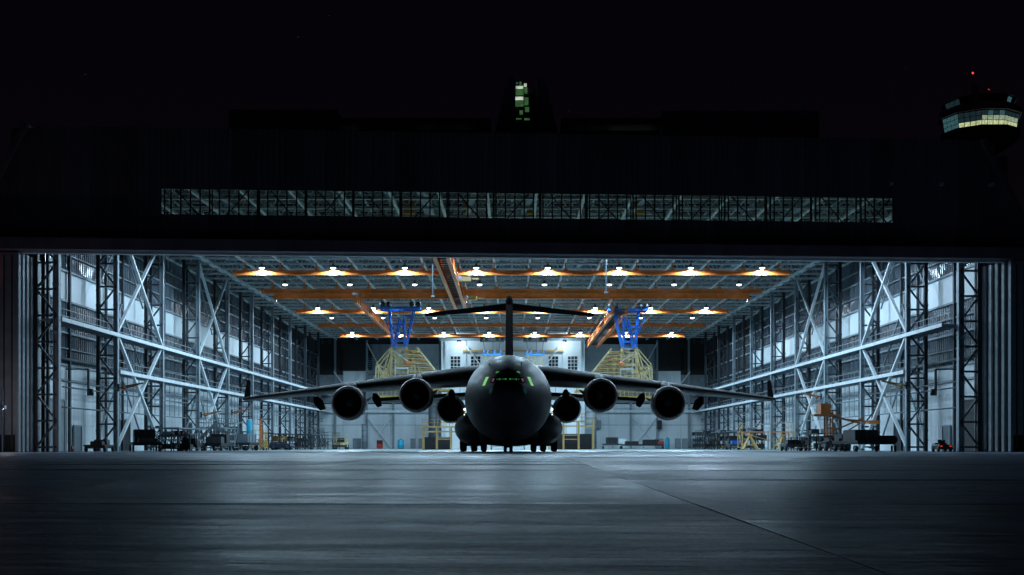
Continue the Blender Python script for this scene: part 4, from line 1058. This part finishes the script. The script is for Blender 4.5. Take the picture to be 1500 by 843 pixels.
def drum_tank(label, loc, r, h, m, name='water_tank', cat='tank', group=None):
    t_ = thing(name, label, cat, loc, 0, group)
    q = MB(); q.loft([[(rr*math.cos(2*PI*i/18), rr*math.sin(2*PI*i/18), z) for i in range(18)] for rr, z in ((r*.95, .1), (r, .2), (r, h*.4), (r*1.04, h*.42), (r, h*.44), (r, h-.2), (r*.7, h-.02), (r*.3, h))]); q.build('shell', m, t_)
    q = MB(); q.box(-r, r, -r, r, 0, .1); q.build('base', STEELD, t_)
    q = MB(); q.tube((0, 0, h), (0, 0, h+.12), r*.3, 10); q.build('lid', STEELD, t_); return t_
drum_tank('tall blue tank standing on a stand at the left wall', (-33.0, 151, 1.4), .36, 2.5, CYAN)
q = thing('tank_stand', 'steel stand under the tall blue tank', 'stand', (-33.0, 151, 0))
b_ = MB(); b_.box(-.8, .8, -.8, .8, 1.28, 1.395); b_.build('top', STEEL, q)
for sx in (-1, 1):
    for sy in (-1, 1): b_ = MB(); b_.box(sx*.7-.05, sx*.7+.05, sy*.7-.05, sy*.7+.05, 0, 1.28); b_.build('leg', STEEL, q)
# orange mast jack
def mast_jack(label, loc, h, m, rotz=0):
    t_ = thing('mast_jack', label, 'jack', loc, rotz, 'orange mast jacks')
    q = MB(); q.bar((0, 0, .3), (0, 0, h), .22); q.bar((.18, 0, .3), (.18, 0, h*.8), .12); q.build('mast', m, t_)
    for i in range(3):
        a = 2*PI*i/3+.4; q = MB(); q.bar((0, 0, h*.45), (1.1*math.cos(a), 1.1*math.sin(a), .25), .09); q.bar((0, 0, .35), (1.1*math.cos(a), 1.1*math.sin(a), .2), .09); q.build('leg', m, t_)
        wheel(t_, 1.1*math.cos(a), 1.1*math.sin(a), .12, wd=.08)
    q = MB(); q.cbox(0, 0, h+.1, .5, .3, .2); q.build('head', m, t_)
mast_jack('tall orange mast jack on tripod wheels beside the left racks', (-33.1, 158, 0), 3.9, ORANGE)
mast_jack('short ochre mast jack by the left racks', (-31.9, 155.5, 0), 2.1, OCHRE)
rack('long dark rack of parts at the left rear', (-32.5, 170, 0), 14, 2.0, 2.3, BLACKM, seed=5)
rack('dark rack of parts at the far left corner', (-33.2, 187, 0), 14, 2.0, 2.4, STEELD, seed=7)
platform('dark grey long docking platform at the left rear', (-30.4, 182, 0), 12, 2.2, 2.3, STEELD, STEELD, rail=True)
def tractor(label, loc, m, rotz=0, rails=False, lamps=None, sc=1.0):
    t_ = thing('tow_tractor', label, 'tow tractor', loc, rotz, 'tow tractors'); t_.scale = (sc, sc, sc)
    q = MB(); q.prism([(-.95, .32), (.95, .32), (.95, .9), (.85, 1.0), (-.85, 1.0), (-.95, .9)], -1.6, 1.6); q.prism([(-.9, .95), (.9, .95), (.8, 1.25), (-.8, 1.25)], .4, 1.55); q.build('body', m, t_)
    for sx in (-1, 1):
        for yy in (-1.05, 1.05): wheel(t_, sx*.86, yy, .38, wd=.28)
    q = MB(); q.box(-.5, .5, -.5, .1, 1.0, 1.2); q.box(-.5, .5, .1, .25, 1.1, 1.7); q.build('seat', RUBBER, t_)
    q = MB(); q.bar((0, -.9, 1), (0, -.75, 1.45), .05); q.tube((0, -.78, 1.44), (0, -.74, 1.48), .22, 12); q.build('steering_wheel', BLACKM, t_)
    q = MB(); q.box(-1.0, 1.0, -1.75, -1.6, .35, .6); q.build('bumper', BLACKM, t_)
    if rails:
        q = MB()
        for sx in (-.85, .85):
            for yy in (-1.4, -.5, .5, 1.4): q.bar((sx, yy, 1), (sx, yy, 2.0), .06)
            for z in (1.5, 2.0): q.bar((sx, -1.4, z), (sx, 1.4, z), .06)
        for z in (1.5, 2.0): q.bar((-.85, -1.4, z), (.85, -1.4, z), .06)
        q.build('guard_rail', m, t_)
    for sx in (-.65, .65):
        q = MB(); q.cbox(sx, -1.63, .78, .24, .08, .16); q.build('lamp', lamps or STEELL, t_)
    return t_
tractor('pale yellow tow tractor with guard rails at the left rear corner', (-29.6, 208, 0), YELLOW, .0, True, sc=1.15)
tractor('low dark blue tractor parked near the left racks', (-29.9, 155.8, 0), mat('navy_paint', (.02, .025, .05), .4), 1.5, sc=.85)
drum_tank('blue barrel standing on the floor at the left rear wall', (-22.5, 243, 0), .65, 1.9, CYAN, 'barrel', 'barrel')
def cabinet(label, loc, w_, d_, h_, m, nd=1, name='cabinet', cat='cabinet', top=None):
    t_ = thing(name, label, cat, loc, 0, 'cabinets along the rear wall')
    q = MB(); q.box(-w_/2, w_/2, 0, d_, .08, h_); q.box(-w_/2+.08, w_/2-.08, .06, d_-.05, 0, .08); q.build('body', m, t_)
    for i in range(nd):
        a, b = -w_/2+i*w_/nd+.03, -w_/2+(i+1)*w_/nd-.03
        q = MB(); q.box(a, b, -.04, -.002, .14, h_*(.55 if top else .97)); dr = q.build('door', m, t_)
        q = MB(); q.box(b-.12, b-.08, -.08, -.041, h_*.4, h_*.5); q.build('handle', STEELD, dr)
    if top: q = MB(); q.box(-w_/2+.03, w_/2-.03, -.04, -.002, h_*.58, h_*.97); q.build('upper_panel', top, t_)
    return t_
cabinet('grey double cabinet left of the round duct', (-31.8, 246, 0), 1.6, .9, 2.1, GREYB, 2)
cabinet('red cabinet with a dark top under the left cross brace', (-27.0, 245, 0), 1.2, .8, 1.75, RED, 1, top=BLACKM)
cabinet('narrow grey cabinet right of the blue barrel', (-20.3, 246, 0), 1.0, .9, 2.1, GREYB, 1)
cabinet('wide grey cabinet beside the narrow one at the left rear', (-18.2, 246, 0), 1.9, .9, 2.1, GREYB, 2)
def duct(label, loc, r, h, m=STEELD):
    t_ = thing('vertical_duct', label, 'duct', loc, 0, 'round vertical ducts')
    q = MB(); q.tube((0, 0, 0), (0, 0, h), r, 20); q.build('pipe', m, t_)
    for i in range(int(h/1.2)+1): b = MB(); b.tube((0, 0, i*1.2), (0, 0, i*1.2+.08), r*1.06, 20); b.build('band', STEELD, t_)
duct('round dark duct standing in front of the left rear wall', (-30.0, 244, 0), .55, 5.0, GREYB)
duct('tall dark duct left of the aircraft by the office corner', (-15.5, 236, 0), .9, 9, STEELD)
duct('tall grey duct right of the aircraft by the office corner', (15.6, 236, 0), 1.0, 9, GREYB)
# ---- centre, behind the aircraft
def portal(label, X, Y, s, w_, h_):
    t_ = thing('yellow_dock', label, 'work platform', (X, Y, 0), 0, 'yellow docks behind the landing gear')
    q = MB(); q.box(-w_/2, w_/2, -1.2, 1.2, h_-.18, h_); q.box(-w_/2, w_/2, -1.25, -1.1, h_-.9, h_-.7); q.build('deck', OCHRE, t_)
    for x in (-w_/2+.1, -w_/6, w_/6, w_/2-.1):
        for yy in (-1.1, 1.1): q = MB(); q.box(x-.09, x+.09, yy-.09, yy+.09, 0, h_-.181); q.build('leg', OCHRE, t_)
    q = MB()
    for yy in (-1.15,):
        q.bar((-w_/2, yy, h_+1), (w_/2, yy, h_+1), .07); q.bar((-w_/2, yy, h_+.5), (w_/2, yy, h_+.5), .06)
        for i in range(8): x = -w_/2+w_*i/7; q.bar((x, yy, h_), (x, yy, h_+1), .06)
    q.build('handrail', OCHRE, t_)
    q = MB(); q.bar((s*-w_/6, -1.1, h_*.5), (s*w_/6, -1.1, h_*.5), .1); q.bar((s*-w_/6, -1.1, 1.5), (s*w_/6, -1.1, 1.5), .1); q.build('rung', OCHRE, t_)
portal('yellow dock frame left behind the main wheels', -9.9, 175, -1, 6.2, 3.4)
portal('yellow dock frame right behind the main wheels', 8.6, 175, 1, 6.6, 4.2)
cabinet('dark equipment crate under the left yellow dock', (-11.5, 185, 0), 4.2, 1.2, 1.9, BLACKM, 3, name='crate', cat='crate')
cabinet('dark equipment crate under the right yellow dock', (9.4, 185, 0), 6.0, 1.2, 2.4, BLACKM, 4, name='crate', cat='crate')
platform('low dark maintenance stand seen under the belly', (-.6, 170, 0), 3, 4.8, .9, STEEL, STEELL, rail=False)
# ---- right rear
cabinet('black notice board on the right rear wall', (30.6, 249.2, 4.0), .95, .2, 1.9, BLACKM, 1, name='notice_board', cat='board')
drum_tank('tall cyan cylinder among grey lockers at the right rear', (31.8, 246, 0), .45, 2.2, CYAN, 'gas_tank', 'tank')
cabinet('first grey locker right of the cyan cylinder', (34.0, 246, 0), 1.1, .8, 2.1, GREYB, 1)
cabinet('second grey locker right of the cyan cylinder', (35.5, 246, 0), 1.1, .8, 2.1, GREYB, 1)
cabinet('wide grey locker at the right rear corner', (37.6, 246, 0), 2.2, .8, 2.1, GREYB, 2)
cabinet('grey locker left of the cyan cylinder', (30.2, 246, 0), 1.6, .8, 2.1, GREYB, 1)
cart('black trolley with scrap frames right of the aircraft', (24.5, 226, 0), 2.4, 8, .9, BLACKM, [(-2, 0, 2.5, 1.4, .5, BLACKM, 'crate'), (1.6, 0, 3, 1.5, .8, BLACKM, 'crate'), (3.4, -.6, 1.1, .8, .5, RED, 'red_box')])
cart('dark wheeled engine stand near the right rear wall', (18.6, 224, 0), 2.4, 3.5, 1.0, STEELD, [(0, 0, 2.2, 1.4, 1.1, BLACKM, 'crate')])
cabinet('pale grey waist high cabinet between the two dark carts', (21.0, 228, 0), 1.2, 1, 1.9, STEELL, 1)
q = thing('wall_box', 'pale grey electrical box on the rear wall right of the duct', 'electrical box', (17.8, 249.3, 4.2), 0)
b_ = MB(); b_.box(-.7, .7, 0, .5, 0, 1.7); b_.build('body', GREYB, q); b_ = MB(); b_.box(-.6, .6, -.05, -.002, .1, 1.6); b_.build('door', STEEL, q)
# ---- right side
rack('dark rack of parts in the right rear bay', (34.3, 215, 0), 16, 2.2, 2.6, STEELD, seed=11)
rack('dark rack with pipes in the right middle bay', (33.9, 192, 0), 16, 2.2, 2.7, BLACKM, seed=12)
rack('long grey rack behind the orange trestles', (34.6, 173, 0), 12, 2.0, 2.6, STEELD, seed=13)
platform('orange trimmed yellow platform beside the right wall', (32.3, 153, 0), 3.2, 6.6, 2.35, OCHRE, ORANGE, rail=True, levels=1)
def trestle(label, loc, h, m, rotz=0):
    t_ = thing('aframe_trestle', label, 'trestle', loc, rotz, 'orange A frame trestles')
    for sx in (-1, 1):
        for sy in (-1, 1): q = MB(); q.bar((0, sy*.1, h), (sx*.9, sy*.7, .1), .16); q.build('leg', m, t_)
    q = MB(); q.cbox(0, 0, h+.1, .5, .5, .2); q.build('head', m, t_)
    q = MB(); q.bar((-.6, -.45, h*.35), (.6, -.45, h*.35), .1); q.bar((-.6, .45, h*.35), (.6, .45, h*.35), .1); q.bar((-.6, -.45, h*.35), (-.6, .45, h*.35), .08); q.bar((.6, -.45, h*.35), (.6, .45, h*.35), .08); q.build('tie', m, t_)
trestle('left orange trestle before the yellow platform', (28.3, 143, 0), 1.75, OCHRE)
trestle('right orange trestle before the yellow platform', (31.7, 141, 0), 1.7, OCHRE, .3)
def boom_lift(label, loc, m):
    t_ = thing('boom_lift', label, 'lift', loc, 0)
    q = MB(); q.box(-1.2, 1.2, -1.6, 1.6, .4, .95); q.box(-.8, .8, -1.0, 1.0, .95, 1.4); q.build('chassis', BLACKM, t_)
    for sx in (-1, 1):
        for yy in (-1.15, 1.15): wheel(t_, sx*1.15, yy, .42, wd=.3)
    q = MB()
    for x in (-.9, -.3):
        for yy in (-.5, .5): q.bar((x, yy, 1.3), (x, yy, 4.0), .13)
    for z in (1.6, 2.4, 3.2, 3.9):
        q.bar((-.9, -.5, z), (-.3, -.5, z), .1); q.bar((-.9, -.5, z), (-.3, -.5, min(z+.8, 4)), .07)
    q.build('mast', m, t_)
    q = MB(); q.box(-2.3, .5, -.9, .9, 3.6, 3.78); q.build('platform', m, t_)
    q = MB(); q.box(-1.6, -.6, -.85, -.8, 3.8, 4.9); q.box(-1.6, -.6, .8, .85, 3.8, 4.9); q.box(-1.6, -1.55, -.799, .799, 3.8, 4.9); q.build('basket', m, t_)
    q = MB(); q.bar((-.3, 0, 3.6), (2.6, 0, 2.9), .2); q.bar((-.3, 0, 2.0), (3.0, 0, 3.4), .16); q.bar((1, 0, 3.3), (3.9, 0, 3.0), .14); q.bar((.2, -.4, 1.4), (2.6, -.4, 2.9), .12); q.build('boom', m, t_)
    q = MB(); q.box(3.4, 4.6, -.5, .5, 2.8, 3.15); q.build('counter_box', ORANGE, t_)
boom_lift('orange lift with raised basket and boom by the right columns', (33.4, 124.5, 0), ORANGE2)
cart('black high sided flat trailer stacked with dark panels at right', (33.6, 113, 0), 6.5, 4.6, .95, BLACKM, [(0, 0, 4.6, 5.8, .45, BLACKM, 'panel_stack'), (-.2, .3, 5.2, 5.6, .25, BLACKM, 'panel_stack')], rotz=-.25, name='flat_trailer', cat='trailer', group='flat trailers on the right')
platform('dark grey flat stand left of the black trailer', (30.5, 119, 0), 4, 3.2, 1.45, BLACKM, STEELD, rail=False, group='wheeled work platforms')
cart('low dark trolley under the orange lift', (28.6, 122, 0), 3, 2.2, .7, STEELD, [(0, 0, 1.6, 1.8, .4, BLACKM, 'crate')])
tractor('dark tow tractor with two lit red tail lamps near the right door', (38.1, 106.5, 0), BLACKM, 0, False, emit('tail_lamp_red', (1, .04, .02), .8), sc=.62)
cart('black high trailer of folded panels right of the orange lift', (31.6, 110.5, 0), 5.5, 2.2, 1.0, BLACKM, [(0, -1, 2.2, 2.6, .9, BLACKM, 'panel_stack'), (0, 1.6, 2.0, 1.6, .5, BLACKM, 'panel_stack')], rotz=.15, name='flat_trailer', cat='trailer', group='flat trailers on the right')
rack('dark open rack of frames behind the orange lift', (34.6, 136, 0), 8, 2.2, 2.0, BLACKM, seed=21)
rack('low black rack between orange lift and yellow platform', (31.9, 133, 0), 6, 2.0, 1.5, BLACKM, seed=22, shelves=2)
rack('low black rack of boxes in front of the left stair', (-32.0, 118.5, 0), 5, 1.8, 1.7, BLACKM, seed=23, shelves=2)
rack('tall dark rack behind the left stair platform', (-34.6, 146, 0), 8, 2.0, 2.3, BLACKM, seed=24)
cart('black trolley piled with gear in front of the left tall platform', (-31.0, 126.5, 0), 5, 2.0, .8, BLACKM, [(0, 1.2, 1.7, 1.6, .9, BLACKM, 'crate'), (0, -1.1, 1.6, 1.4, .6, STEELD, 'crate')])
cart('dark trolley with a white bag by the left platform legs', (-32.4, 121.6, 0), 3, 1.8, .7, BLACKM, [(0, .4, .8, .8, 1.0, STEELL, 'white_bag'), (0, -.8, 1.4, .9, .5, BLACKM, 'crate')])
platform('dark low work stand in front of the far left racks', (-28.9, 191, 0), 8, 2.0, 1.7, BLACKM, STEELD, rail=True)
platform('dark work stand in front of the right rear racks', (30.4, 188, 0), 9, 2.2, 2.0, BLACKM, STEELD, rail=True)
cart('dark blue and grey cart of hoses near the right middle racks', (30.8, 166, 0), 4, 2.0, .8, STEELD, [(0, .8, 1.6, 1.6, .7, BLACKM, 'crate'), (0, -1, 1.4, 1.2, .4, BLUE, 'crate')])
# bollard, red, left
q = thing('bollard', 'short red bollard on the floor near the left door leaves', 'bollard', (-38.3, 104.6, 0)); b_ = MB(); b_.tube((0, 0, 0), (0, 0, .45), .09, 12); b_.build('post', RED, q); b_ = MB(); b_.tube((0, 0, .45), (0, 0, .5), .1, 12); b_.build('cap', RED, q)
# jib arms and hose reels on the columns
def jib(label, X, Y, Z, s, m=ORANGE2):
    t_ = thing('hose_reel_arm', label, 'hose reel', (X, Y, Z), 0, 'orange hose reel arms on the columns')
    q = MB(); q.tube((0, -.2, 0), (0, .2, 0), .2, 12); q.build('reel', m, t_)
    q = MB(); q.bar((0, 0, .1), (-s*1.9, 0, .45), .14); q.bar((0, 0, -.1), (-s*1.4, 0, .3), .1); q.build('arm', m, t_)
    q = MB(); q.bar((s*.5, 0, -.35), (s*.5, 0, .35), .2); q.bar((s*.5, 0, 0), (0, 0, 0), .12); q.build('bracket', STEELD, t_)
jib('orange hose reel arm on the second left column', -37.2, 115.2, 6.1, -1); jib('orange hose reel arm on the second right column', 37.3, 115.2, 6.3, 1, OCHRE)
jib('small orange hose reel arm on the fifth left column', -36.9, 160.4, 5.0, -1); jib('small orange hose reel arm on the fifth right column', 36.9, 145.4, 6.5, 1)
jib('small orange hose reel arm on the fourth left column', -37.1, 145.4, 4.3, -1)
# cameras on walls and wall pipes
for s, nm in ((-1, 'left'), (1, 'right')):
    t_ = thing('hanging_lamp_arm', f'dark bracket arm with canister on the {nm} wall near the door', 'wall bracket', (s*38.6, 109.5, 6.6), 0)
    q = MB(); q.box(-.1, .1, -.1, .1, -1.5, .9); q.build('post', STEELD, t_); q = MB(); q.tube((-s*.25, 0, -1.5), (-s*.25, 0, -.9), .22, 12); q.build('canister', BLACKM, t_)
    q = MB(); q.bar((0, 0, .9), (s*2, 0, .9), .12); q.build('arm', STEELD, t_)
t_ = thing('apron_lamp', 'small pale lamp on a short pole before the dark wall at far left', 'lamp', (-38.6, 91, 0))
q = MB(); q.tube((0, 0, 0), (0, 0, 4.9), .05, 8); q.build('post', STEEL, t_)
q = MB(); q.box(-.2, .25, -.2, .12, 3.3, 3.55); q.bar((-.1, 0, 3.55), (0, 0, 3.9), .08); q.build('housing', STEELL, t_)
q = MB(); q.box(-.16, .21, .122, .15, 3.34, 3.52); q.build('lens', emit('apron_lamp_glow', (1, .85, .85), .5), t_)
al = bpy.data.lights.new('apron_lamp_light', 'POINT'); al.energy = 150; al.color = (1, .84, .88); al.shadow_soft_size = .15
lo = bpy.data.objects.new('apron_lamp_light', al); COL.objects.link(lo); lo.parent = t_; lo.location = (.03, .45, 3.4)
# lamp at the extreme left, red glow, and small pale light
t_ = thing('red_beacon', 'small red warning lamp on the dark wall at the left picture edge', 'warning lamp', (-42.6, 96.2, 14.3))
q = MB(); q.loft([[(.12*math.cos(2*PI*i/12)*k_, .12*math.sin(2*PI*i/12)*k_, z) for i in range(12)] for k_, z in ((1, 0), (1, .2), (.4, .3))]); q.build('lens', emit('beacon_red', (1, .1, .04), 2), t_)
q = MB(); q.box(-.15, .15, -.1, 1.3, -.12, -.005); q.build('bracket', STEELD, t_)
rl = bpy.data.lights.new('beacon_light', 'POINT'); rl.energy = 5; rl.color = (1, .12, .05); rl.shadow_soft_size = .1
lo = bpy.data.objects.new('beacon_light', rl); COL.objects.link(lo); lo.parent = t_; lo.location = (0, -.2, .5)
